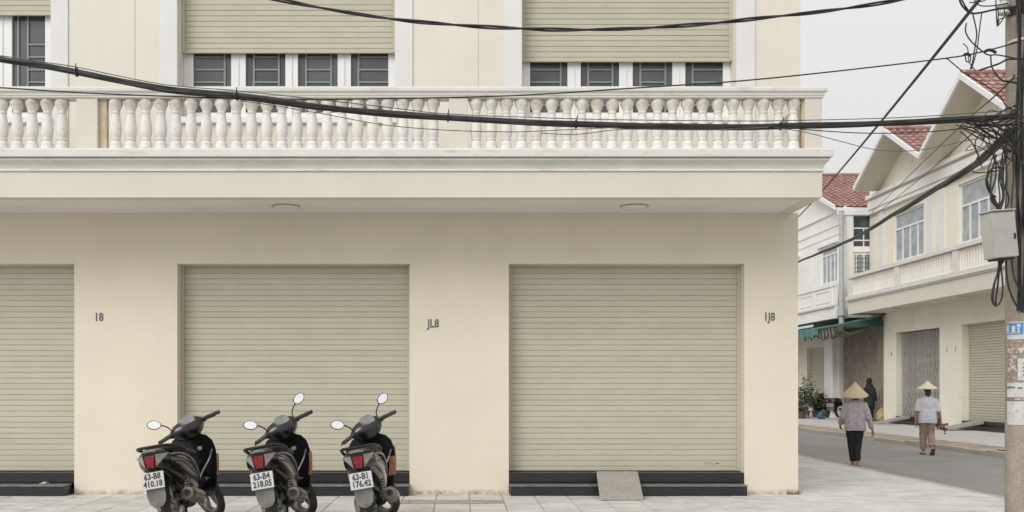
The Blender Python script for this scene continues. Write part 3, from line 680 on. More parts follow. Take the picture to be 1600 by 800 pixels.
# near side wall with its dark window
sw = (15.16, 16.05, 6.72, 8.0); sd = (15.16, 16.05, 5.2, 6.55)
MB().wall(XB + 0.252, 17.2, 4.0, 8.22, [sw, sd], YB0, YB0 + 0.2, 'y').build('side_wall', 'white_far', HB)
wf = MB().wall(sw[0], sw[1], sw[2], sw[3], [(sw[0] + .05, 15.58, sw[2] + .05, 6.98), (15.62, sw[1] - .05, sw[2] + .05, 6.98), (sw[0] + .05, 15.58, 7.03, 7.45), (15.62, sw[1] - .05, 7.03, 7.45), (sw[0] + .05, sw[1] - .05, 7.5, sw[3] - .05)], YB0 + 0.05, YB0 + 0.1, 'y').build('window', 'frame', HB)
MB().box(sw[0] + 0.02, sw[1] - 0.02, YB0 + 0.085, YB0 + 0.09, sw[2] + 0.02, sw[3] - 0.02).build('pane', 'glass_dark', wf)
dr = MB().wall(sd[0], sd[1], sd[2], sd[3], [(15.24, 15.30, 5.3, 6.45), (15.36, 15.56, 5.3, 6.45), (15.64, 15.95, 5.3, 6.45)], YB0 + 0.05, YB0 + 0.1, 'y').build('balcony_door', 'frame', HB)
MB().box(sd[0] + .02, sd[1] - .02, YB0 + 0.08, YB0 + 0.085, sd[2] + .02, sd[3] - .02).build('pane', 'glass_far', dr)
gr = MB()
for k in range(6): gr.box(15.34 + k * 0.11, 15.355 + k * 0.11, YB0 + 0.04, YB0 + 0.049, 5.35, 6.4)
for k in range(6): gr.box(15.26, 15.93, YB0 + 0.03, YB0 + 0.039, 5.45 + k * 0.17, 5.465 + k * 0.17)
gr.build('grille', 'ink_grey', dr)
gable(HB, 46.6, 6.1, 8.32, 10.72, 14.5, 24, lip=0.4)
MB().prism([(YB0 + 1.1, 8.282), (YB1 - 1.1, 8.282), (46.6, 10.42)], 'x', XB + 0.003, XB + 0.2).build('gable_wall', 'white_far', HB)
MB().box(14.55, 23, 40.36, 40.46, 7.98, 8.24).build('eaves_fascia', 'frame', HB)
# parapet
XP = 14.42
MB().box(XP, XB - 0.003, YB0 - 0.1, YB1, 3.97, 4.42).build('balcony_slab', 'white_far', HB)
MB().box(XP - 0.07, XP + 0.12, YB0 - 0.1, YB1, 4.422, 4.50).build('balcony_moulding', 'grey_mould', HB)
MB().box(XP, XP + 0.12, YB0 - 0.1, YB1, 4.502, 5.22).build('parapet', 'white_far', HB)
MB().box(XP - 0.05, XP + 0.15, YB0 - 0.12, YB1, 5.222, 5.32).build('handrail', 'white_far', HB)
for y in (40.5, 42.6, 44.7, 46.8, 48.9, 51.0):
    MB().box(XP - 0.03, XP - 0.001, y, y + 0.22, 4.502, 5.22).build('pilaster', 'white_far', HB)
    MB().box(XP - 0.02, XP - 0.001, y + 0.35, y + 1.95, 4.62, 4.67).box(XP - 0.02, XP - 0.001, y + 0.35, y + 1.95, 5.06, 5.11).build('panel_trim', 'frame', HB)
dp = MB().tube([(14.62, 40.15, 0.1), (14.62, 40.15, 8.1)], 0.075, 10)
for z in (4.3, 6.0, 7.4): dp.lathe([(0.10, z), (0.10, z + 0.06)], 10, (14.62, 40.15, 0))
dp = MB().tube([(14.62, 40.15, 3.75), (14.62, 40.15, 8.1)], 0.10, 10).tube([(14.62, 40.15, 4.05), (14.62, 40.15, 4.35)], 0.17, 8)
dp.build('downpipe', 'pipe', HB)
# ground floor of the white house
MB().wall(38.86, YB1, 0, 3.97, [(39.1, 43.7, -1, 3.86), (44.9, 47.8, -1, 3.1), (49, 52, -1, 3.1)], XA + 0.02, XA + 0.27, 'x').build('ground_floor_wall', 'cream_far', HB)
MB().box(XA - 0.25, XA + 0.018, 43.75, 44.75, 0, 3.96).build('column', 'white_far', HB)
slat_strip(HB, 44.92, 47.78, 0.1, 3.1, XA + 0.2)
slat_strip(HB, 49.02, 51.98, 0.1, 3.1, XA + 0.2)
bg = MB().box(XA + 0.22, XA + 0.25, 39.12, 43.68, 0.02, 3.85).build('folding_gate', 'gate_brown', HB)
lf = mesh_only(MB().box(-0.02, 0.02, -0.065, 0.065, 0, 3.75, bev=0.008), 'gate_leaf', M['gate_brown'])
for k in range(30): inst(lf, 'gate_leaf', bg, (XA + 0.20, 39.2 + k * 0.15, 0.05), rot=(0, 0, R(14 if k % 2 else -14)))
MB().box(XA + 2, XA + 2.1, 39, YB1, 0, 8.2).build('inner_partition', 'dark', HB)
# awning
ax0, az0, ax1, az1 = XA - 0.05, 4.00, 13.9, 3.60
ya, yb_ = 39.0, 52.5
aw = MB().add([(ax0, ya, az0), (ax0, yb_, az0), (ax1, yb_, az1), (ax1, ya, az1), (ax0, ya, az0 - .012), (ax0, yb_, az0 - .012), (ax1, yb_, az1 - .012), (ax1, ya, az1 - .012)],
              [(0, 1, 2, 3), (4, 5, 6, 7), (0, 1, 5, 4), (1, 2, 6, 5), (2, 3, 7, 6), (3, 0, 4, 7)]).build('awning', 'awning', HB)
MB().tube([(ax1, ya - 0.02, az1), (ax1, yb_, az1)], 0.04, 8).tube([(ax1, ya, az1), (ax0, ya, az0)], 0.03, 6).build('awning_frame', 'valance', aw)
va = MB(); n = 60
top, bot = [], []
for k in range(n + 1):
    y = ya + 1.6 + (yb_ - ya - 1.6) * k / n; dx = 0.03 * math.sin(k * 1.7)
    top.append(Vector((ax1 - 0.03, y, az1 - 0.02))); bot.append(Vector((ax1 - 0.03 + dx, y, az1 - 0.30 + 0.04 * math.sin(k * 1.1))))
va.loft([top, bot], closed=False)
va.add([p + Vector((0.006, 0, 0)) for p in top] + [p + Vector((0.006, 0, 0)) for p in bot], [(k, k + 1, n + 2 + k, n + 1 + k) for k in range(n)])
va.build('valance', 'valance', aw)
MB().add([(ax0, ya - .01, az0 - .03), (ax1 + .25, ya - .01, az1 - .02), (ax1 + .8, ya - .01, az1 - .06), (ax0, ya - .01, az0 - .42), (ax0, ya + .01, az0 - .03), (ax1 + .25, ya + .01, az1 - .02), (ax1 + .8, ya + .01, az1 - .06), (ax0, ya + .01, az0 - .42)],
         [(0, 1, 2, 3), (4, 5, 6, 7), (0, 1, 5, 4), (1, 2, 6, 5), (2, 3, 7, 6), (3, 0, 4, 7)]).build('end_panel', 'awning', aw)
ar = MB()
for k in range(10):
    y = ya + 0.25 + k * 0.36; ar.tube([(ax1 + 0.1, y, az1 - 0.05), (ax1 + 0.75, y + 0.15, az1 - 0.28 - 0.05 * (k % 3)), (ax0, y + 0.1, az0 - 0.35)], 0.03, 5)
    ar.tube([(ax1 + 0.05, y, az1 - 0.02), (ax1 + 0.12, y + 0.05, az1 - 0.35 - 0.08 * (k % 2))], 0.035, 5)
ar.build('awning_arm', 'fringe', aw)

# ------------------------------------------------------------------ utility pole
PCX, PCY, PR = 5.685, 10.5, 0.185
UP = thing('utility_pole', (PCX, PCY, 0), 'brown grey concrete utility pole plastered with torn notices at the right edge', 'pole')
MB().lathe([(PR + 0.008, -0.02), (PR + 0.004, 2.5), (PR, 9.2)], 40, (PCX, PCY, 0)).build('shaft', 'pole', UP, smooth=50)
def on_pole(px0, px1, py0, py1, name, m, lift=0.004, parent=UP):
    """a sheet wrapped on the shaft, between two angles and heights"""
    def ang(px):
        x = (px - CX) * (PCY - 0.03) / F - PCX; return math.asin(max(-0.999, min(0.999, x / (PR + 0.006))))
    def zz(py): return H + (CY - py) * (PCY - 0.15) / F
    a0, a1 = ang(px0), ang(px1); n = 8; rr = PR + 0.006 + lift
    rows = []
    for z in (zz(py0), zz(py1)):
        rows.append([Vector((PCX + rr * math.sin(a0 + (a1 - a0) * k / n), PCY - rr * math.cos(a0 + (a1 - a0) * k / n), z)) for k in range(n + 1)])
    inner = [[Vector((PCX + (p.x - PCX) * 0.99, PCY + (p.y - PCY) * 0.99, p.z)) for p in r] for r in rows]
    mb = MB().loft([rows[0], rows[1]], closed=False).loft([inner[0], inner[1]], closed=False)
    mb.loft([rows[0], inner[0]], closed=False).loft([rows[1], inner[1]], closed=False)
    return mb.build(name, m, parent)
po = on_pole(1572, 1590, 502, 530, 'notice', 'paper')
on_pole(1572.5, 1588.5, 504, 522, 'printed_panel', 'blue', 0.008, po)
for k, (a, b, c_, d_) in enumerate(((1574, 1577, 507, 518), (1578.5, 1581, 509, 519), (1582.5, 1586, 506, 511), (1583, 1585, 512, 519), (1574, 1586, 519.5, 520.6))): on_pole(a, b, c_, d_, 'printed_mark', 'paper', 0.011, po)
on_pole(1572, 1592, 532, 552, 'torn_notice', 'torn', 0.004)
on_pole(1590, 1628, 508, 556, 'notice', 'paper', 0.005)
on_pole(1572, 1582, 555, 592, 'torn_notice', 'torn', 0.004)
n2 = on_pole(1583, 1622, 560, 594, 'notice', 'paper', 0.006)
for k in range(4): on_pole(1588, 1616 - 6 * (k % 2), 567 + 6 * k, 568.6 + 6 * k, 'print_line', 'ink_grey', 0.009, n2)
n3 = on_pole(1572, 1625, 598, 621, 'notice', 'paper', 0.005)
for k in range(7): on_pole(1576 + 7 * k, 1580.5 + 7 * k, 604 + (k % 2), 606.5 + (k % 2), 'print_line', 'ink_grey', 0.008, n3)
on_pole(1572, 1630, 622, 625, 'cable_strap', 'torn', 0.010)
n4 = on_pole(1572.5, 1600, 627, 664, 'notice', 'paper', 0.006)
on_pole(1590, 1595.5, 629, 662, 'printed_stripe', 'blue', 0.009, n4)
n5 = on_pole(1590, 1625, 669, 716, 'notice', 'paper', 0.006)
for k in range(6): on_pole(1592.5, 1593.8, 675 + 6 * k, 678.5 + 6 * k, 'print_line', 'ink_grey', 0.009, n5)
on_pole(1571.5, 1632, 58, 62, 'steel_band', 'band_steel', 0.006)
on_pole(1571.5, 1632, 116, 119, 'steel_band', 'band_steel', 0.006)
on_pole(1571.5, 1632, 8, 20, 'steel_band', 'cable', 0.012)
z = P(1572, 8, 10.4).z
ins = MB().lathe([(0.02, z - 0.1), (0.06, z - 0.08), (0.035, z - 0.03), (0.065, z), (0.035, z + 0.04), (0.05, z + 0.08), (0.02, z + 0.1)], 14, (5.42, 10.42, 0))
ins.build('insulator', 'band_steel', UP, smooth=40)

# meter box on the pole
bxm = Matrix.Translation(P(1560, 368, 10.18)) @ Matrix.Rotation(R(-6), 4, 'Y') @ Matrix.Rotation(R(14), 4, 'Z')
mbx = thing('meter_box', P(1560, 405, 10.2), 'pale grey metal meter box hanging from cables on the pole', 'box')
T = lambda p: bxm @ p
MB(T).box(-0.125, 0.125, -0.09, 0.09, -0.225, 0.225, bev=0.012).build('case', 'box', mbx)
MB(T).box(-0.128, 0.128, -0.096, -0.0905, -0.22, 0.21, bev=0.002).build('lid', 'box', mbx)
MB(T).box(-0.14, 0.14, -0.11, 0.095, 0.226, 0.240, bev=0.004).build('rain_cap', 'box', mbx)
MB(T).box(-0.09, 0.10, -0.07, 0.07, -0.245, -0.226).tube([(0.0, 0, -0.24), (0.0, 0, -0.27)], 0.03, 8).build('cable_gland', 'cable', mbx)
MB(T).tube([(0.10, -0.099, -0.05), (0.10, -0.099, 0.0)], 0.012, 6).build('latch', 'cable', mbx)
MB(T).tube([(0.12, 0.02, 0.1), (0.26, 0.10, 0.14)], 0.02, 6).tube([(0.12, 0.02, -0.1), (0.26, 0.10, -0.1)], 0.02, 6).build('bracket', 'cable', mbx)

# ------------------------------------------------------------------ overhead cables
def cable(pts, r, name, label, m='cable', strands=1, wob=0.0, twist=0.0, k=8, group=None, ties=()):
    c = crom(pts, k); mb = MB(); L = [0]
    for i in range(1, len(c)): L.append(L[-1] + (c[i] - c[i - 1]).length)
    for s in range(strands):
        q = []
        ph = 2 * math.pi * s / strands
        for i, p in enumerate(c):
            t = (c[min(i + 1, len(c) - 1)] - c[max(i - 1, 0)]).normalized(); b = t.cross(Vector((0, 0, 1))).normalized(); u = b.cross(t)
            a = ph + twist * L[i]
            jit = noise.noise(Vector((L[i] * 1.1, s * 3.7, 0))) * wob * 0.6 if strands > 1 else 0
            q.append(p + (b * math.cos(a) + u * math.sin(a)) * (wob + jit) * (1 if strands > 1 else 0))
        mb.tube(q, r, 6)
    root = c[0]
    if not ties:
        o = mb.build(name, m, off=root, smooth=60, weld=False)
        return tag(o, label, 'cable', group)
    th = thing(name, root, label, 'cable', group); mb.build('sheath', m, th, smooth=60, weld=False)
    for tp in ties:
        tp = Vector(tp); i = min(range(len(c)), key=lambda i: (c[i] - tp).length); p = c[i]
        rr = r + wob + 0.012
        MB().lathe([(rr, p.x - 0.008), (rr, p.x + 0.008)], 10, (0, p.y, p.z), ax='x').tube([p + Vector((0, -rr, 0)), p + Vector((0.01, -rr - 0.005, rr + 0.03))], 0.005, 4).build('cable_tie', m, th)
    return th
Y1 = 10.2
pe = Vector((PCX - PR - 0.02, PCY - 0.05, 0))
def PP(lst, Y0=10.2, Y1_=10.35):
    n = len(lst); return [P(x, y, Y0 + (Y1_ - Y0) * i / max(1, n - 1)) for i, (x, y) in enumerate(lst)]
cable(PP([(300, -22), (415, -4), (500, 12), (600, 28), (700, 38), (800, 44), (900, 46.5), (1000, 44), (1100, 37.5), (1200, 27), (1300, 16), (1420, -3), (1560, -34)], 9.6, 10.1), 0.0105, 'twisted_cable',
      'thick twisted black cable sagging across the top of the photo', strands=2, wob=0.010, twist=5.0)
main = [(-200, 55), (-60, 80), (0, 92), (60, 101), (120, 113), (200, 129), (270, 141), (370, 150), (430, 157), (500, 167), (600, 177), (700, 184), (800, 190), (900, 194), (1050, 198), (1150, 198.5), (1220, 197), (1320, 195), (1420, 191), (1480, 188), (1540, 185), (1585, 181)]
mp_ = PP(main, 9.9, 10.3)
cable(mp_, 0.0125, 'cable_bundle', 'fat black bundle of telephone cables strapped together, crossing before the balcony', strands=7, wob=0.018, twist=0.7,
      ties=[mp_[i] for i in (4, 7, 11, 13, 16)])
cable(PP([(-100, 78), (0, 87), (60, 96), (120, 105), (250, 131), (360, 141), (450, 150), (600, 167), (700, 178), (850, 184), (960, 187), (1150, 189), (1250, 188), (1400, 184), (1500, 178), (1590, 172)], 9.95, 10.3), 0.0045, 'support_wire',
      'thin messenger wire riding just above the fat cable bundle', 'cable_g')
cable(PP([(-100, 132), (0, 137), (130, 145), (250, 150), (430, 155.5), (600, 154), (800, 149.5), (1000, 137), (1150, 127), (1300, 112), (1470, 92), (1530, 82), (1590, 66)], 9.95, 10.28), 0.007, 'service_wire',
      'single black wire rising along the top of the balustrade to the pole')
cable(PP([(380, 158), (430, 165), (500, 177), (600, 195), (700, 203.5), (800, 206), (880, 203), (965, 199)], 9.8, 10.05), 0.0042, 'loose_wire', 'thin loose wire drooping below the fat bundle at the balusters', 'cable_g')
cable(PP([(845, 208), (900, 210), (960, 203), (1020, 202), (1100, 203), (1200, 199)], 10.05, 10.15), 0.004, 'loose_wire', 'short thin wire sagging under the bundle near the middle balusters', 'cable_g')
cable(PP([(1210, 199), (1260, 207), (1310, 220), (1370, 234), (1430, 235), (1500, 222), (1580, 205)], 10.15, 10.3), 0.004, 'loose_wire', 'thin wire sagging in front of the far red roofs', 'cable_g')
cable(PP([(1250, 202), (1350, 208), (1450, 206), (1530, 198), (1588, 196)], 10.2, 10.3), 0.005, 'loose_wire', 'short wire just under the bundle, ending at the pole')
dA, dB = P(1541, -14, 10.4), P(1236, 350, 42)
cable([dA.lerp(dB, t / 12) - Vector((0, 0, 0.12 * 4 * (t / 12) * (1 - t / 12))) for t in range(13)], 0.019, 'drop_cable', 'straight black cable slanting down from the pole top past the balcony corner')
cable([P(1580, 205, 10.4), P(1545, 240, 10.9), P(1500, 272, 13), P(1400, 333, 20), P(1320, 379, 30), P(1240, 412, 44), P(1200, 430, 52)], 0.024, 'sagging_cable', 'thick double cable running from the tangle down along the far houses', strands=3, wob=0.022, twist=0.4)
cable([P(1585, 118, 10.4), P(1560, 145, 11), P(1480, 217, 20), P(1362, 332, 39.9)], 0.009, 'house_wire', 'upper of two thin wires reaching the corner of the cream row house')
cable([P(1585, 165, 10.4), P(1530, 200, 12), P(1440, 277, 24), P(1362, 340, 39.9)], 0.009, 'house_wire', 'lower of two thin wires reaching the corner of the cream row house')
# tangle round the pole: too many turns to count
tg = MB(); r2 = random.Random(3)
def tw(lst, r=0.006, Y0=10.2, Y1_=10.25): tg.tube(crom(PP(lst, Y0, Y1_), 6), r, 5)
tw([(1498, -6), (1503, 8), (1516, 20), (1532, 20), (1560, 14), (1590, 12)], 0.010); tw([(1500, -6), (1510, 12), (1520, 21), (1545, 17), (1590, 9)], 0.008)
tw([(1520, -5), (1530, 8), (1550, 9), (1575, 5)], 0.006); tw([(1515, 4), (1535, 2), (1545, -4)], 0.006)
tw([(1520, 22), (1526, 50), (1524, 70), (1520, 95), (1516, 108)], 0.007); tw([(1534, 20), (1530, 50), (1526, 80), (1518, 108)], 0.006)
tw([(1510, 36), (1509, 50), (1518, 65), (1535, 80), (1545, 86), (1560, 86), (1590, 92)], 0.007)
tw([(1470, 92), (1480, 92), (1490, 100), (1510, 116), (1535, 130), (1560, 148), (1572, 165), (1590, 176)], 0.006)
tw([(1556, 0), (1558, 40), (1562, 30), (1570, 26), (1568, 10)], 0.006); tw([(1555, 8), (1560, 20), (1559, 40), (1572, 22)], 0.006)
tw([(1530, 110), (1560, 100), (1575, 93), (1600, 92)], 0.010); tw([(1548, 86), (1550, 105), (1560, 120), (1566, 126)], 0.007)
tw([(1566, 126), (1590, 130)], 0.010); tw([(1505, 68), (1512, 76), (1514, 96), (1524, 110)], 0.005)
tw([(1540, 80), (1548, 78), (1556, 82)], 0.016); tw([(1506, 86), (1512, 84), (1516, 87)], 0.014); tw([(1508, 88), (1510, 96), (1516, 96), (1516, 88)], 0.006)
for k in range(17):                               # the mass where bundle meets the pole
    x0 = r2.uniform(1490, 1545); y0 = r2.uniform(180, 200); x2 = r2.uniform(1582, 1602); y2 = r2.uniform(168, 250)
    xm = (x0 + x2) / 2 + r2.uniform(-12, 12); ym = (y0 + y2) / 2 + r2.uniform(-12, 16)
    tw([(x0, y0), (xm, ym), (x2, y2), (x2 + r2.uniform(-10, 10), y2 + r2.uniform(-10, 20))], r2.uniform(0.004, 0.009), r2.uniform(10.1, 10.3), r2.uniform(10.1, 10.28))
for k in range(11):
    c0 = Vector((r2.uniform(1530, 1590), r2.uniform(190, 262), 0)); rx_, ry_ = r2.uniform(6, 24), r2.uniform(8, 34); a0 = r2.uniform(0, 6.28); sp_ = r2.uniform(2.5, 6)
    tw([(c0.x + rx_ * math.cos(a0 + sp_ * t / 7), c0.y + ry_ * math.sin(a0 + sp_ * t / 7)) for t in range(8)], r2.uniform(0.004, 0.008), r2.uniform(10.05, 10.25), r2.uniform(10.05, 10.25))
for k in range(10):                               # drops to the meter box
    x0 = 1562 + r2.uniform(-8, 14); tw([(x0, 235 + r2.uniform(-10, 10)), (x0 - r2.uniform(-4, 14), 275), (x0 - r2.uniform(-2, 8), 310), (1564 + r2.uniform(-8, 8), 331)], r2.uniform(0.006, 0.010), 10.2, 10.22)
tw([(1566, 262), (1550, 264), (1541, 280), (1545, 298), (1556, 308)], 0.010); tw([(1546, 270), (1541, 285), (1548, 300), (1560, 332)], 0.008)
tw([(1500, 205), (1520, 225), (1535, 262)], 0.006); tw([(1505, 200), (1530, 210), (1550, 240), (1562, 262)], 0.006); tw([(1530, 240), (1520, 268), (1550, 268), (1572, 262)], 0.006)
tw([(1540, 212), (1532, 228), (1518, 234), (1508, 236)], 0.004); tw([(1508, 236), (1520, 226), (1545, 238)], 0.004)
for s in (-1, 1):                                 # hanging loops under the box
    tw([(1562, 402), (1562 + 3 * s, 425), (1560 + 7 * s, 450), (1558 + 6 * s, 470), (1556, 478), (1553 - 3 * s, 468), (1556 - 3 * s, 445), (1562, 420), (1570, 402)], 0.009)
tw([(1572, 402), (1573, 430), (1578, 455), (1590, 480), (1604, 490)], 0.010); tw([(1580, 400), (1584, 430), (1594, 455), (1606, 470)], 0.009)
tw([(1580, 330), (1582, 300), (1584, 270), (1582, 240)], 0.009)
tg_o = tag(tg.build('cable_tangle', 'cable', off=(PCX, PCY, 3.9), smooth=60, weld=False), 'dense knot of black cable loops on the pole around the meter box', 'cable tangle', kind='stuff')
vt = MB()
for k in range(9):                                # cables strapped up the face of the shaft
    a = R(-50 + 5 * k); rr = PR + 0.018 + 0.01 * (k % 3); pts = []
    for i in range(22):
        z = 2.1 + i * 0.28; aa = a + 0.10 * math.sin(i * 0.8 + k * 1.9); pts.append((PCX + rr * math.sin(aa), PCY - rr * math.cos(aa), z))
    vt.tube(crom(pts, 3), 0.013, 6)
vt.build('riser_cables', 'cable', UP, smooth=60, weld=False)

# ------------------------------------------------------------------ scooter
def superell(x, hw, zb, zt, n=20, e=2.6):
    out = []
    for k in range(n):
        a = 2 * math.pi * k / n; c, s = math.cos(a), math.sin(a)
        out.append(Vector((x, hw * math.copysign(abs(c) ** (2 / e), c), (zb + zt) / 2 + (zt - zb) / 2 * math.copysign(abs(s) ** (2 / e), s))))
    return out
STEER = R(43)
axp, axd = Vector((1.0, 0, 0.72)), Vector((-0.43, 0, 0.9)).normalized()
SM = Matrix.Translation(axp) @ Matrix.Rotation(STEER, 4, axd) @ Matrix.Translation(-axp)
ST = lambda p: SM @ p
def wheel(name, cx, T, root, r=0.285, wdt=0.045):
    ty = MB(T); pr = [(r - 0.055, -wdt * .75), (r - 0.03, -wdt), (r - 0.008, -wdt * .8), (r, -wdt * .25), (r, wdt * .25), (r - 0.008, wdt * .8), (r - 0.03, wdt), (r - 0.055, wdt * .75)]
    secs = [[Vector((cx + rr * math.cos(2 * math.pi * k / 40), y, 0.285 + rr * math.sin(2 * math.pi * k / 40))) for rr, y in pr] for k in range(41)]
    ty.loft(secs, caps=False)
    w_ = ty.build(name, 'rubber', root, smooth=50)
    rm = MB(T); pr = [(r - 0.055, -wdt * .7), (r - 0.075, -wdt * .7), (r - 0.08, 0), (r - 0.075, wdt * .7), (r - 0.055, wdt * .7)]
    rm.loft([[Vector((cx + rr * math.cos(2 * math.pi * k / 32), y, 0.285 + rr * math.sin(2 * math.pi * k / 32))) for rr, y in pr] for k in range(33)], caps=False)
    for k in range(5):
        a = 2 * math.pi * k / 5 + 0.3
        for da in (-0.12, 0.12):
            rm.tube([(cx + 0.04 * math.cos(a), 0, 0.285 + 0.04 * math.sin(a)), (cx + (r - .07) * math.cos(a + da), 0, 0.285 + (r - .07) * math.sin(a + da))], 0.012, 6)
    rm.lathe([(0.02, -0.05), (0.055, -0.045), (0.06, 0), (0.055, 0.045), (0.02, 0.05)], 16, (cx, 0, 0.285), ax='y')
    rm.build('rim', 'alloy', w_, smooth=40)
    return w_
def make_scooter(label, plate, panel=1.0):
    r = thing('scooter', (0, 0, 0), label, 'scooter', 'black scooters parked before the shutter', local=True)
    wheel('rear_wheel', 0, None, r); wheel('front_wheel', 1.25, ST, r, 0.285, 0.038)
    # rear body and seat
    bs = MB().loft([superell(0.70, .06, .30, .58), superell(.58, .115, .29, .66), superell(.40, .150, .31, .71), superell(.2, .170, .36, .745), superell(0, .166, .43, .765), superell(-.18, .146, .51, .78), superell(-.32, .125, .575, .79), superell(-.40, .105, .61, .785)])
    body = bs.build('body_shell', 'gloss', r, smooth=50)
    MB().loft([superell(.68, .08, .655, .70), superell(.62, .12, .67, .735), superell(.4, .145, .69, .765), superell(.2, .15, .715, .775), superell(.08, .148, .735, .805), superell(-.1, .135, .75, .825), superell(-.26, .11, .765, .82), superell(-.33, .07, .775, .805)]).build('seat', 'seat', r, smooth=50)
    for s in (-1, 1):
        MB().tube(crom([(-.40, s * .110, .735), (-.28, s * .138, .745), (-.1, s * .163, .735), (.08, s * .177, .70), (.25, s * .176, .63), (.40, s * .160, .54), (.54, s * .13, .44)], 4), [0.005 + 0.005 * math.sin(i / 24 * 3.14) for i in range(25)], 6).build('side_trim', 'silver', body)
        MB().tube(crom([(-.36, s * .12, .69), (-.2, s * .147, .685), (0, s * .170, .65), (.18, s * .176, .57), (.32, s * .163, .48)], 4), 0.005, 5).build('side_line', 'silver', body)
    MB().tube(crom([(.06, -.165, .76), (-.12, -.165, .80), (-.32, -.135, .825), (-.43, -.06, .83), (-.43, .06, .83), (-.32, .135, .825), (-.12, .165, .80), (.06, .165, .76)], 4), 0.014, 8).build('grab_rail', 'matt', r, smooth=60)
    # tail lamp
    MB().loft([superell(-.32, .142, .60, .81, e=2.6), superell(-.40, .118, .62, .803, e=2.6), superell(-.452, .07, .64, .788, e=2.6)]).build('tail_cowl', 'gloss', r, smooth=40)
    MB().loft([[(-.445, -.050, .758), (-.445, .050, .758), (-.445, .036, .650), (-.445, -.036, .650)], [(-.478, -.044, .750), (-.478, .044, .750), (-.478, .031, .658), (-.478, -.031, .658)]]).build('tail_light', 'red', r)
    for s in (-1, 1):
        MB().loft([[(-.40, s * .058, .772), (-.32, s * .135, .762), (-.32, s * .125, .722), (-.40, s * .048, .650)], [(-.474, s * .057, .764), (-.415, s * .128, .754), (-.418, s * .115, .728), (-.474, s * .047, .660)]]).build('indicator', 'clear', r)
    MB().tube(crom([(-.462, -.06, .792), (-.475, 0, .798), (-.462, .06, .792)], 4), 0.009, 6).build('chrome_strip', 'silver', r)
    # plate and flap
    pt = Matrix.Translation((-.475, 0, .545)) @ Matrix.Rotation(R(12), 4, 'Y')
    PT = lambda p: pt @ p
    pl = MB(PT).box(-.004, .004, -.098, .098, -.072, .072, bev=.002).build('number_plate', 'plate', r)
    for k, s in enumerate(plate):
        TT = lambda p, k=k: pt @ Vector((-.0055 - p.z, -p.x, .033 - .064 * k + p.y))
        text_geo(s, 0.074, TT, 0.001, 0.82, 0.03).build('plate_text', 'ink', pl)
    MB().box(-.445, -.39, -.05, .05, .50, .635, bev=.006).build('plate_bracket', 'matt', r)
    flap = [(-.075, .50), (.075, .50), (.082, .42), (.07, .35), (.04, .315), (0, .305), (-.04, .315), (-.07, .35), (-.082, .42)]
    MB().prism(flap, 'x', -.450, -.435).build('mud_flap', 'flap', r)
    MB().loft([[Vector((0.33 * math.cos(a), y, 0.285 + 0.33 * math.sin(a))) for y in (-.07, -.05, .05, .07)] for a in [R(70 + 9 * k) for k in range(13)]], closed=False).build('rear_fender', 'matt', r, smooth=50)
    # engine, exhaust, shock
    MB().loft([superell(-.08, .02, .24, .33), superell(0, .035, .20, .37), superell(.2, .045, .20, .36), superell(.42, .05, .19, .37), superell(.52, .03, .23, .33)]).build('belt_case', 'alloy', r, smooth=50)
    bc = [o for o in r.children if o.name.startswith('belt_case')][-1]; bc.location = (0, 0.115, 0)
    MB().loft([superell(.28, .07, .22, .42), superell(.45, .10, .20, .46), superell(.62, .08, .24, .40)]).build('engine', 'matt', r, smooth=50)
    ex = MB().tube(crom([(.55, -.10, .26), (.40, -.15, .24), (.30, -.175, .27), (.18, -.185, .30)], 4), 0.022, 8)
    ex.tube([(.20, -.185, .295), (.16, -.188, .305), (.10, -.19, .315), (-.16, -.20, .365), (-.22, -.20, .377), (-.225, -.20, .378)], [.03, .055, .062, .062, .055, .03], 16)
    mf = ex.build('exhaust', 'muffler', r, smooth=45)
    MB().loft([[Vector((x, -.190 - .012 * (.1 - x) - rr * math.cos(R(q)), .315 + .20 * (.1 - x) + rr * math.sin(R(q)))) for rr, qs in ((.072, range(-30, 81, 22)), (.067, range(80, -31, -22))) for q in qs] for x in (.15, .10, -.08, -.14)]).build('heat_shield', 'silver', mf, smooth=45)
    MB().lathe([(.030, -.236), (.034, -.226), (.018, -.226), (.018, -.236)], 14, (0, -.20, .379), ax='x').build('tail_pipe', 'rubber', mf)
    sp = MB(); sp.tube([(-.02, -.125, .30), (.06, -.125, .56)], 0.014, 8)
    hx = []
    for i in range(97):
        t = i / 96; a = t * 8 * 2 * math.pi; c_ = Vector((-.02, -.125, .34)).lerp(Vector((.055, -.125, .535)), t); hx.append(c_ + Vector((math.cos(a) * .030, math.sin(a) * .030, 0)))
    sp.tube(hx, 0.006, 5); sp.build('shock_absorber', 'alloy', r, smooth=60)
    MB().tube([(.1, -.03, .285), (0, -.11, .285), (-.01, -.11, .285)], 0.025, 8).tube([(.45, -.12, .29), (0, -.12, .285)], 0.018, 6).build('swing_arm', 'matt', r)
    # step-through
    MB().loft([superell(.50, .12, .27, .33, e=4), superell(.62, .15, .255, .305, e=4), superell(.9, .155, .25, .30, e=4), superell(.98, .13, .26, .33, e=4)]).build('footboard', 'matt', r, smooth=40)
    MB().loft([superell(.55, .075, .29, .60), superell(.68, .06, .29, .50), superell(.82, .055, .29, .48), superell(.95, .06, .30, .62)]).build('centre_tunnel', 'gloss', r, smooth=50)
    MB().box(.36, .44, -.24, -.14, .30, .325, bev=.006).build('footrest', 'rubber', r)
    MB().tube(crom([(.42, .12, .25), (.36, .20, .14), (.33, .25, .01)], 4), 0.012, 6).build('side_stand', 'matt', r)
    secs = []
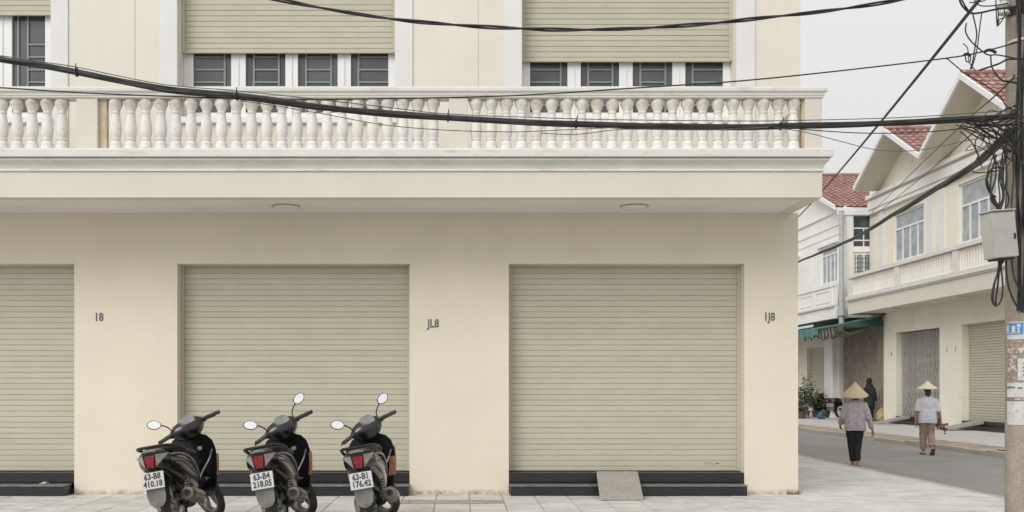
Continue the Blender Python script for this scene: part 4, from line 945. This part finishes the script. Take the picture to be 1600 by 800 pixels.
    for z, xb, hw, dp in ((.27, 1.00, .10, .05), (.34, 1.0, .15, .09), (.45, .985, .185, .11), (.58, .955, .215, .14), (.70, .92, .228, .17), (.79, .893, .215, .17), (.85, .873, .17, .14), (.885, .862, .09, .09)):
        ring = [Vector((xb, hw * u, z)) for u in (-1, -.6, -.2, .2, .6, 1)]
        ring += [Vector((xb + dp * math.sin(R(a)), hw * math.cos(R(a)) * 1.0, z)) for a in (20, 45, 70, 90, 110, 135, 160)]
        secs.append(ring)
    ls = MB().loft(secs).build('leg_shield', 'gloss', r, smooth=50)
    for s in (-1, 1):
        MB().loft([[Vector((xb + dx, s * (hw + e_), z)) for dx, e_ in ((-.006, -.018 - .05 * (panel - 1)), (-.006, .006), (.03, .010), (.09, -.005), (.09, -.03))] for z, xb, hw in ((.44, .988, .178), (.50, .972, .198), (.60, .95, .219), (.60 + .07 * panel, .935, .226))]).build('side_panel', 'orange', ls)
        MB().tube(crom([(.70, s * .05, .40), (.82, s * .085, .50), (.91, s * .15, .61), (.90, s * .195, .70)], 4), 0.009, 6).build('inner_trim', 'silver', ls)
    MB().lathe([(.001, .905), (.024, .905), (.028, .925), (.028, .93)], 14, (0, -.075, .735), ax='x').build('ignition_lock', 'silver', ls)
    # steered parts
    MB(ST).loft([superell(1.25 - .02, .01, .60, .61)] + []) if False else None
    ff = MB(ST)
    secs = []
    for k in range(12):
        a = R(20 + 12.5 * k); rr = .325
        secs.append([Vector((1.25 + (rr - dz) * math.cos(a), y, .285 + (rr - dz) * math.sin(a))) for y, dz in ((-.062, .05), (-.052, .015), (0, 0), (.052, .015), (.062, .05), (.05, .03), (0, .012), (-.05, .03))])
    ff.loft(secs).build('front_fender', 'gloss', r, smooth=50)
    fk = MB(ST)
    for s in (-1, 1): fk.tube([(1.25, s * .068, .285), (1.06, s * .07, .62)], 0.018, 8)
    fk.lathe([(.07, -.062), (.10, -.060), (.10, -.055), (.07, -.055)], 20, (1.25, 0, .285), ax='y'); fk.build('front_fork', 'alloy', r, smooth=40)
    hc = MB(ST); secs = []
    for y, rx_, rz, cz in ((-.195, .022, .022, .955), (-.165, .05, .045, .952), (-.13, .085, .078, .945), (-.07, .115, .102, .935), (0, .13, .112, .93), (.07, .115, .102, .935), (.13, .085, .078, .945), (.165, .05, .045, .952), (.195, .022, .022, .955)):
        secs.append([Vector((.90 + rx_ * math.cos(2 * math.pi * k / 18), y, cz + rz * math.sin(2 * math.pi * k / 18))) for k in range(18)])
    hcw = hc.loft(secs).build('handlebar_cowl', 'gloss', r, smooth=60)
    MB(ST).loft([[Vector((.838 + .05 * u, y, 1.020 + .045 * u)) for y, u in ((-.075, -.6), (-.05, -1), (.05, -1), (.075, -.6), (.08, .3), (.05, .8), (-.05, .8), (-.08, .3))], [Vector((.838 + .05 * u - .012, y * .92, 1.020 + .045 * u + .012)) for y, u in ((-.075, -.6), (-.05, -1), (.05, -1), (.075, -.6), (.08, .3), (.05, .8), (-.05, .8), (-.08, .3))]]).build('instrument_panel', 'dial', hcw)
    MB(ST).ell((.985, 0, .945), .035, .085, .055).build('headlight', 'clear', hcw, smooth=60)
    MB(ST).tube([(.93, 0, .90), (.97, 0, .80)], 0.05, 10).build('steering_neck', 'matt', r, smooth=50)
    for s in (-1, 1):
        MB(ST).tube([(.885, s * .17, .957), (.87, s * .22, .957), (.85, s * .30, .952), (.838, s * .355, .948)], [.020, .021, .0195, .0195], 10).build('grip', 'rubber', r, smooth=50)
        MB(ST).tube(crom([(.92, s * .175, .95), (.945, s * .22, .945), (.935, s * .30, .935), (.925, s * .335, .93)], 3), 0.007, 6).tube([(.91, s * .16, .953), (.88, s * .205, .953)], 0.026, 8).build('brake_lever', 'matt', r, smooth=50)
    for s in (-1, 1):
        st_ = MB(ST).tube(crom([(.885, s * .165, .975), (.89, s * .175, 1.03), (.88, s * .215, 1.075), (.87, s * .245, 1.095)], 4), 0.006, 6).build('mirror', 'matt', r, smooth=60)
        n_ = (Vector((-math.cos(R(18)), -math.sin(R(18)), 0)) + Vector((0, -.23, .97)) * (.30 if s > 0 else .24)).normalized()   # glass turned back to the rider and up
        ex_ = -n_; h_ = Vector((0, 0, 1)).cross(ex_).normalized(); h_ = (Matrix.Rotation(R(12 if s > 0 else -38), 3, ex_) @ h_); v_ = ex_.cross(h_)
        cc = SM @ Vector((.865, s * .305, 1.125))
        MT = lambda p, cc=cc, ex_=ex_, h_=h_, v_=v_: cc + ex_ * p.x + h_ * p.y + v_ * p.z
        MB(MT).loft([[Vector((x, .068 * k_ * math.cos(2 * math.pi * k / 20), .046 * k_ * math.sin(2 * math.pi * k / 20))) for k in range(20)] for x, k_ in ((0.022, .5), (.016, .85), (0.004, 1.0), (-.004, 1.0))]).build('mirror_shell', 'matt', st_, smooth=50)
        MB(MT).loft([[Vector((x, .061 * math.cos(2 * math.pi * k / 20), .040 * math.sin(2 * math.pi * k / 20))) for k in range(20)] for x in (-.003, -.0065)]).build('mirror_glass', 'mirror', st_)
    return r
LEAN, HEAD = R(10.5), R(0.3)
def park(o, X, Y, head=HEAD, lean=LEAN, z=0.0):
    o.location = (X, Y, z); o.rotation_euler = (-lean, 0, math.pi / 2 - head)
def spot(plate_px, Yr=9.42):
    """rear contact point from where the plate hangs"""
    Yp = Yr - 0.47
    return (plate_px - CX) * Yp / F + 0.47 * math.sin(HEAD) + 0.54 * math.sin(LEAN), Yr
s1 = make_scooter('leftmost black scooter with only its left mirror, in front of the cream pillar', ('63-B8', '410.18'), 0.7)
s2 = make_scooter('middle black scooter with a raised right mirror, between its two neighbours', ('63-B4', '218.05'))
s3 = make_scooter('right black scooter with a broad orange side panel, nearest the middle pillar', ('63-B1', '176.42'), 1.8)
for s, px, dh, dl in ((s1, 238.5, 0.2, -0.6), (s2, 409, 0, -0.5), (s3, 562.5, -0.5, -0.8)): park(s, *spot(px), head=HEAD + R(dh), lean=LEAN + R(dl))
mr = [o for o in s1.children if o.name.startswith('mirror')]
for o in mr[:1]:
    for c_ in list(o.children): bpy.data.objects.remove(c_)
    bpy.data.objects.remove(o)
f1 = copy_tree(s2); f1['label'] = 'black scooter parked beside the leafy plants across the street'; f1['group'] = 'scooters across the street'
park(f1, (1290 - CX) * 44.5 / F, 44.3, R(8), R(2))
f2 = copy_tree(s2); f2['label'] = 'dark scooter half hidden behind the woman in the lilac blouse'; f2['group'] = 'scooters across the street'
park(f2, (1310 - CX) * 44.0 / F, 43.8, R(60), R(4))

# ------------------------------------------------------------------ people
def ring(c, rx, ry, n=18, e=2.2):
    c = Vector(c); return [c + Vector((rx * math.copysign(abs(math.cos(2 * math.pi * k / n)) ** (2 / e), math.cos(2 * math.pi * k / n)), ry * math.copysign(abs(math.sin(2 * math.pi * k / n)) ** (2 / e), math.sin(2 * math.pi * k / n)), 0)) for k in range(n)]
def hand(mb, wrist, dirv, side, curl=25):
    d_ = Vector(dirv).normalized(); pn = Vector((-side, 0, 0)); pn = (pn - d_ * pn.dot(d_)).normalized(); wv = d_.cross(pn).normalized()
    wv = wv if wv.y > 0 else -wv                  # index finger side points forward
    w0 = Vector(wrist)
    mb.loft([[w0 + d_ * t + wv * (hw * math.cos(2 * math.pi * k / 10)) + pn * (th * math.sin(2 * math.pi * k / 10)) for k in range(10)] for t, hw, th in ((-.01, .024, .018), (.02, .031, .018), (.055, .038, .017), (.085, .037, .013))])
    for k, L in enumerate((.066, .074, .069, .054)):
        b = w0 + d_ * .078 + wv * (.028 - .0187 * k); pts = [b]; a = R(8)
        for seg in (.45, .32, .23):
            a += R(curl); pts.append(pts[-1] + (d_ * math.cos(a) + pn * math.sin(a)) * L * seg)
        mb.tube(pts, [.0095, .009, .0085, .007], 8)
    tb = w0 + d_ * .025 + wv * .028
    mb.tube([tb, tb + d_ * .03 + wv * .024 + pn * .01, tb + d_ * .058 + wv * .028 + pn * .022], [.0125, .011, .008], 8)
def foot(mb, ank, fwd, pitch=0.0, L=0.22, grow=0.0):
    a = Vector(ank); f = Vector((fwd[0], fwd[1], 0)).normalized(); f3 = (f * math.cos(pitch) + Vector((0, 0, math.sin(pitch)))).normalized(); s = Vector((f.y, -f.x, 0)); u = s.cross(f3)
    base = a - u * .065
    for_ = ((-.055, .028, .03), (-.02, .034, .045), (.04, .036, .05), (.10, .043, .032), (.15, .042, .022), (.165, .03, .015))
    mb.loft([[base + f3 * t + s * ((hw + grow) * math.cos(2 * math.pi * k / 12)) + u * (h_ * 0.5 + h_ * 0.5 * math.sin(2 * math.pi * k / 12)) for k in range(12)] for t, hw, h_ in for_])
def remesh(o, vox, it=6, fold=0.0, seed=0.0):
    md = o.modifiers.new('r', 'REMESH'); md.mode = 'VOXEL'; md.voxel_size = vox
    ms = o.modifiers.new('s', 'SMOOTH'); ms.factor = 0.5; ms.iterations = it
    dg = bpy.context.evaluated_depsgraph_get(); me = bpy.data.meshes.new_from_object(o.evaluated_get(dg))
    old = o.data; o.modifiers.clear(); o.data = me; bpy.data.meshes.remove(old)
    if fold:
        for v in me.vertices:
            p = v.co; q = Vector((p.x * 5 + p.z * 3.5 + seed, p.y * 4, p.z * 5 - p.x * 2)); v.co = p + v.normal * fold * (noise.noise(q) + 0.5 * noise.noise(q * 2.3))
    me.polygons.foreach_set('use_smooth', [True] * len(me.polygons)); return o
def make_person(loc, yaw, scale, label, pose, mats, hat=None, sleeve=1.0, hem=0.68, leg_w=1.0, coat=False):
    """local frame: x right, y forward (the way the person faces), z up, figure 1.50 tall"""
    r = thing('person', loc, label, 'person', None, (0, 0, yaw), local=True); r.scale = (scale,) * 3
    (LH, LK, LA, lp_), (RH, RK, RA, rp_), (LS, LE, LW), (RS, RE, RW) = pose
    b = MB()
    b.loft([ring((0, 0, z), rx, ry) for z, rx, ry in ((.70, .10, .09), (.74, .145, .105), (.82, .155, .11), (.93, .125, .095), (1.05, .14, .10), (1.12, .15, .095), (1.175, .12, .08), (1.22, .07, .06), (1.27, .05, .052), (1.33, .047, .05))])
    b.ell((0, .012, 1.395), .070, .088, .105, 16, 10); b.ell((0, .03, 1.335), .048, .06, .05, 12, 6)
    b.tube([(0, .093, 1.41), (0, .112, 1.375), (0, .095, 1.37)], [.008, .013, .01], 8)                       # nose
    for s in (-1, 1): b.ell((s * .072, 0, 1.385), .011, .02, .030, 8, 5); b.ell((s * .03, .088, 1.40), .012, .006, .008, 8, 4)
    b.tube([(-.022, .094, 1.345), (0, .099, 1.343), (.022, .094, 1.345)], .006, 6)
    for (h_, k_, a_, p_) in ((LH, LK, LA, lp_), (RH, RK, RA, rp_)):
        h_, k_, a_ = Vector(h_), Vector(k_), Vector(a_)
        b.tube([h_, h_.lerp(k_, .5), k_, k_.lerp(a_, .35), k_.lerp(a_, .8), a_ - Vector((0, 0, .02))], [.082, .070, .052, .050, .034, .032], 12)
        foot(b, a_, (0, 1, 0), p_)
    for s, (s_, e_, w_) in ((-1, (LS, LE, LW)), (1, (RS, RE, RW))):
        s_, e_, w_ = Vector(s_), Vector(e_), Vector(w_)
        b.tube([Vector((s * .07, 0, 1.15)), s_, s_.lerp(e_, .5), e_, e_.lerp(w_, .4), w_], [.05, .046, .042, .034, .033, .023], 12)
        hand(b, w_, (w_ - e_), s)
    body = remesh(b.build('body', mats['skin'], r), 0.0055, 3)
    if not coat:
        t = MB()
        t.loft([ring((0, 0.0, z), rx, ry, e=2.4) for z, rx, ry in ((hem, .185, .135), (.76, .185, .138), (.86, .175, .132), (.96, .163, .122), (1.06, .166, .122), (1.12, .166, .115), (1.165, .145, .102), (1.205, .105, .085), (1.24, .072, .07))])
        for s, (s_, e_, w_) in ((-1, (LS, LE, LW)), (1, (RS, RE, RW))):
            s_, e_, w_ = Vector(s_), Vector(e_), Vector(w_)
            end = e_.lerp(w_, (sleeve - 0.5) * 2) if sleeve > .5 else s_.lerp(e_, sleeve * 2); mid = [e_] if sleeve > .5 else []
            pts = [Vector((s * .07, 0, 1.15)), s_, s_.lerp(e_, .5)] + mid + [end]; rs = [.055, .058, .058] + ([.053] if mid else []) + [.044 if mid else .055]
            t.tube(pts, rs, 12)
        remesh(t.build('blouse', mats['top'], r), 0.010, 5, 0.013, seed=scale * 9)
        q = MB()
        q.loft([ring((0, 0, z), rx, ry) for z, rx, ry in ((.66, .12, .10), (.72, .158, .12), (.82, .165, .122), (.92, .14, .108))])
        for (h_, k_, a_, p_) in ((LH, LK, LA, lp_), (RH, RK, RA, rp_)):
            h_, k_, a_ = Vector(h_), Vector(k_), Vector(a_); e_ = k_.lerp(a_, .88)
            q.tube([h_, h_.lerp(k_, .5), k_, k_.lerp(a_, .5), e_], [.094, .084, .066 * leg_w, .058 * leg_w, .052 * leg_w], 14)
        remesh(q.build('trousers', mats['trousers'], r), 0.009, 5, 0.010, seed=scale * 5)
    else:
        t = MB()
        t.loft([ring((0, 0.0, z), rx, ry, e=2.3) for z, rx, ry in ((.42, .16, .13), (.55, .185, .15), (.75, .195, .155), (.95, .185, .145), (1.1, .185, .135), (1.18, .165, .115), (1.24, .115, .10), (1.29, .095, .10))])
        t.ell((0, -.012, 1.40), .092, .108, .125, 16, 10)
        for s, (s_, e_, w_) in ((-1, (LS, LE, LW)), (1, (RS, RE, RW))):
            s_, e_, w_ = Vector(s_), Vector(e_), Vector(w_); t.tube([Vector((s * .08, 0, 1.17)), s_, s_.lerp(e_, .5), e_, w_], [.06, .072, .066, .06, .052], 12)
        remesh(t.build('hooded_coat', mats['top'], r), 0.011, 5, 0.012)
        q = MB()
        for (h_, k_, a_, p_) in ((LH, LK, LA, lp_), (RH, RK, RA, rp_)):
            h_, k_, a_ = Vector(h_), Vector(k_), Vector(a_); q.tube([h_, k_, k_.lerp(a_, .85)], [.09, .07, .06], 12)
        remesh(q.build('trousers', mats['trousers'], r), 0.010, 4)
    for (a_, p_) in ((LA, lp_), (RA, rp_)):
        f = Vector((0, math.cos(p_), math.sin(p_))); u = Vector((0, -math.sin(p_), math.cos(p_))); base = Vector(a_) - u * .072
        sdl = MB().loft([[base + f * t_ + Vector((hw * math.cos(2 * math.pi * k / 12), 0, 0)) * 1.0 + f * 0 + u * (zz_) for k in range(12)] if False else [base + f * t_ + Vector((s * hw, 0, 0)) + u * zz_ for s, zz_ in ((-1, -.008), (1, -.008), (1, .006), (-1, .006))] for t_, hw in ((-.065, .025), (-.05, .036), (.03, .036), (.10, .046), (.15, .044), (.172, .028))])
        sdl.tube(crom([base + Vector((-.045, 0, 0)) + f * .08, base + f * .09 + u * .048, base + Vector((.045, 0, 0)) + f * .08], 3), .008, 6)
        sdl.build('sandal', 'sandal', r)
    if not coat:
        hr = MB(); hr.ell((0, -.012, 1.405), .080, .094, .105, 14, 8); hr.ell((0, -.085, 1.335), .045, .04, .05, 10, 6); hr.tube([(0, -.05, 1.36), (0, -.075, 1.27), (0, -.08, 1.22)], [.06, .05, .025], 10)
        remesh(hr.build('hair', 'hair', r), 0.008, 3)
    if hat:
        rad, ht, tilt, roll, z0_, mm = hat
        hm = Matrix.Translation((0, .0, z0_)) @ Matrix.Rotation(tilt, 4, 'X') @ Matrix.Rotation(roll, 4, 'Y')
        hb = MB(lambda p: hm @ p); pr = [(rad, 0), (rad * .995, .004)]
        for i in range(15):
            t_ = (i + 1) / 15; pr.append((rad * (1 - t_) ** .96 + .001, .004 + ht * t_ * (1 - .10 * math.sin(math.pi * t_)))); 
            if i < 14: pr.append((pr[-1][0] - .0015, pr[-1][1] - .0012))
        pr2 = [(rad * (1 - t_) * .985 + .001, -.003 + (ht - .01) * t_) for t_ in (1.0, .75, .5, .25, 0.0)]
        hb.lathe(pr + pr2, 36); hb.build('conical_hat', mm, r, smooth=25)
    return r
P1 = P(1336, 730, 18.8)
pose1 = (((-.075, 0, .76), (-.055, .05, .42), (-.025, .05, .075), 0.0), ((.075, 0, .76), (.055, .015, .41), (.022, -.10, .085), -.12),
         ((-.165, .0, 1.125), (-.215, .02, .91), (-.215, .17, .77)), ((.165, 0, 1.125), (.225, -.05, .90), (.295, -.02, .68)))
make_person((P1.x, P1.y, -.12), R(-8), 1.0, 'person walking away in lilac print blouse, black trousers and broad straw cone hat', pose1,
            dict(skin='skin', top='blouse', trousers='black_cloth'), hat=(.228, .255, R(13), R(-2), 1.300, 'straw'), sleeve=.93, hem=.66, leg_w=.95)
P2 = P(1449, 711, 22.2)
pose2 = (((-.075, 0, .76), (-.06, .10, .42), (-.055, .10, .075), 0.0), ((.075, 0, .76), (.075, .03, .41), (.05, -.20, .15), -.75),
         ((-.165, 0, 1.13), (-.215, -.02, .91), (-.22, .03, .69)), ((.165, 0, 1.13), (.215, -.05, .90), (.275, .06, .70)))
make_person((P2.x, P2.y, -.12), R(-10), 1.02, 'person walking away in pale short-sleeved top, brown trousers and small straw cone hat', pose2,
            dict(skin='skin', top='top', trousers='brown_cloth'), hat=(.205, .165, R(3), 0, 1.385, 'straw2'), sleeve=.5, hem=.66, leg_w=1.15)
bd = MB(); bc_ = Vector((P2.x + .30, P2.y + .0, .45)); r3 = random.Random(5)
for k in range(22): bd.ell(bc_ + Vector((r3.gauss(.03, .04), r3.gauss(0, .03), r3.gauss(0, .035))), r3.uniform(.018, .034), .026, r3.uniform(.018, .036), 8, 5)
bd.tube([bc_, bc_ + Vector((-.05, .03, .15))], .012, 6)
tag(bd.build('produce_bundle', 'bundle', off=bc_, smooth=50), 'reddish brown bundle carried in the right hand of the walker in brown trousers', 'bundle')
P3 = P(1363, 655, 41.6)
pose3 = (((-.07, 0, .76), (-.07, .02, .42), (-.07, .0, .075), 0.0), ((.07, 0, .76), (.07, .02, .42), (.07, .03, .075), 0.0),
         ((-.16, 0, 1.13), (-.2, .02, .91), (-.18, .12, .74)), ((.16, 0, 1.13), (.2, .02, .91), (.19, .10, .72)))
make_person((P3.x - .9, 39.6, 0), R(-60), 1.10, 'person in a long dark hooded coat standing by the brown gate', pose3, dict(skin='skin', top='coat', trousers='coat'), coat=True)

# things by the far houses
c = P(1379, 656, 39.3); sk = MB()
sk.loft([ring((c.x, c.y, z), rx, ry, 16) for z, rx, ry in ((0.0, .17, .15), (.05, .23, .2), (.22, .25, .22), (.40, .20, .17), (.46, .09, .08), (.50, .10, .09))])
tag(remesh(sk.build('jute_sack', 'sack', off=(c.x, c.y, 0)), .02, 3, .05), 'plump tan sack at the feet of the figure in the dark coat', 'sack')
c = P(1257, 656, 43.5); sk = MB(); sk.loft([ring((c.x, c.y, z), rx, ry, 14) for z, rx, ry in ((0, .14, .12), (.08, .19, .15), (.2, .15, .13), (.28, .05, .05), (.34, .09, .07))])
tag(remesh(sk.build('plastic_bag', 'pink', off=(c.x, c.y, 0)), .02, 2, .05), 'pale pink plastic bag on the pavement before the leafy plants', 'bag')
c = P(1283, 652, 42.5); sk = MB(); sk.loft([ring((c.x, c.y, z), rx, ry, 14) for z, rx, ry in ((0, .14, .12), (.08, .18, .15), (.2, .14, .13), (.3, .05, .05))])
tag(remesh(sk.build('plastic_bag', 'bluebag', off=(c.x, c.y, 0)), .02, 2, .04), 'small blue plastic bag by the wheel of the scooter near the plants', 'bag')
def plant(loc, label, h, rad, n, seed, pale=0.0):
    r = thing('potted_plant', loc, label, 'plant', 'potted plants across the street'); q = random.Random(seed); L = Vector(loc)
    MB().lathe([(.13, 0), (.17, .02), (.21, .28), (.23, .30), (.20, .30), (.19, .26)], 14, loc).build('pot', 'pot', r, smooth=40)
    stm = MB(); lv = MB(); lv2 = MB()
    for k in range(n):
        a = q.uniform(0, 6.28); rr = rad * math.sqrt(q.random()); hh = .3 + (h - .3) * (1 - (rr / rad) ** 2 * .6) * q.uniform(.55, 1.0)
        tip = L + Vector((rr * math.cos(a), rr * math.sin(a), hh)); base = L + Vector((.05 * math.cos(a), .05 * math.sin(a), .26))
        mid = base.lerp(tip, .55) + Vector((0, 0, .12)); stm.tube([base, mid, tip], [.009, .007, .004], 4)
        for m_ in range(9):
            t = .35 + .65 * m_ / 8; p = base.lerp(mid, t * 2) if t < .5 else mid.lerp(tip, t * 2 - 1)
            d_ = Vector((q.uniform(-1, 1), q.uniform(-1, 1), q.uniform(-.5, .6))).normalized(); sd_ = d_.cross(Vector((q.uniform(-1, 1), q.uniform(-1, 1), 1))).normalized(); l_ = q.uniform(.09, .2); w_ = l_ * .22
            (lv2 if q.random() < pale else lv).add([p, p + d_ * l_ * .5 + sd_ * w_, p + d_ * l_ + Vector((0, 0, -.03)), p + d_ * l_ * .5 - sd_ * w_], [(0, 1, 2), (0, 2, 3)])
    stm.build('stems', 'leaf', r, weld=False); lv.build('foliage', 'leaf', r, weld=False)
    if lv2.v: lv2.build('pale_foliage', 'leaf2', r, weld=False)
c = P(1258, 654, 44.6); plant((c.x, c.y, 0), 'tall dark leafy plant in a pot against the corner of the facing wall', 1.95, .8, 60, 11, .08)
c = P(1276, 655, 45.2); plant((c.x, c.y, 0), 'lower pale spotted leafy plant behind the parked scooter', 1.25, .75, 50, 12, .45)
c = P(1250, 658, 43.3); plant((c.x, c.y, 0), 'small pale spotted plant behind the pink bag', .95, .5, 40, 13, .5)
# broken drain grate in the far kerb
gg = MB()
for k in range(5): gg.box(KFX + .2 + .13 * k, KFX + .25 + .13 * k, 20.9, 21.9, -.03, .012)
tag(gg.build('drain_grate', 'matt', off=(KFX + .5, 21.4, 0)), 'dark broken drain grate in the verge near the pole', 'grate')
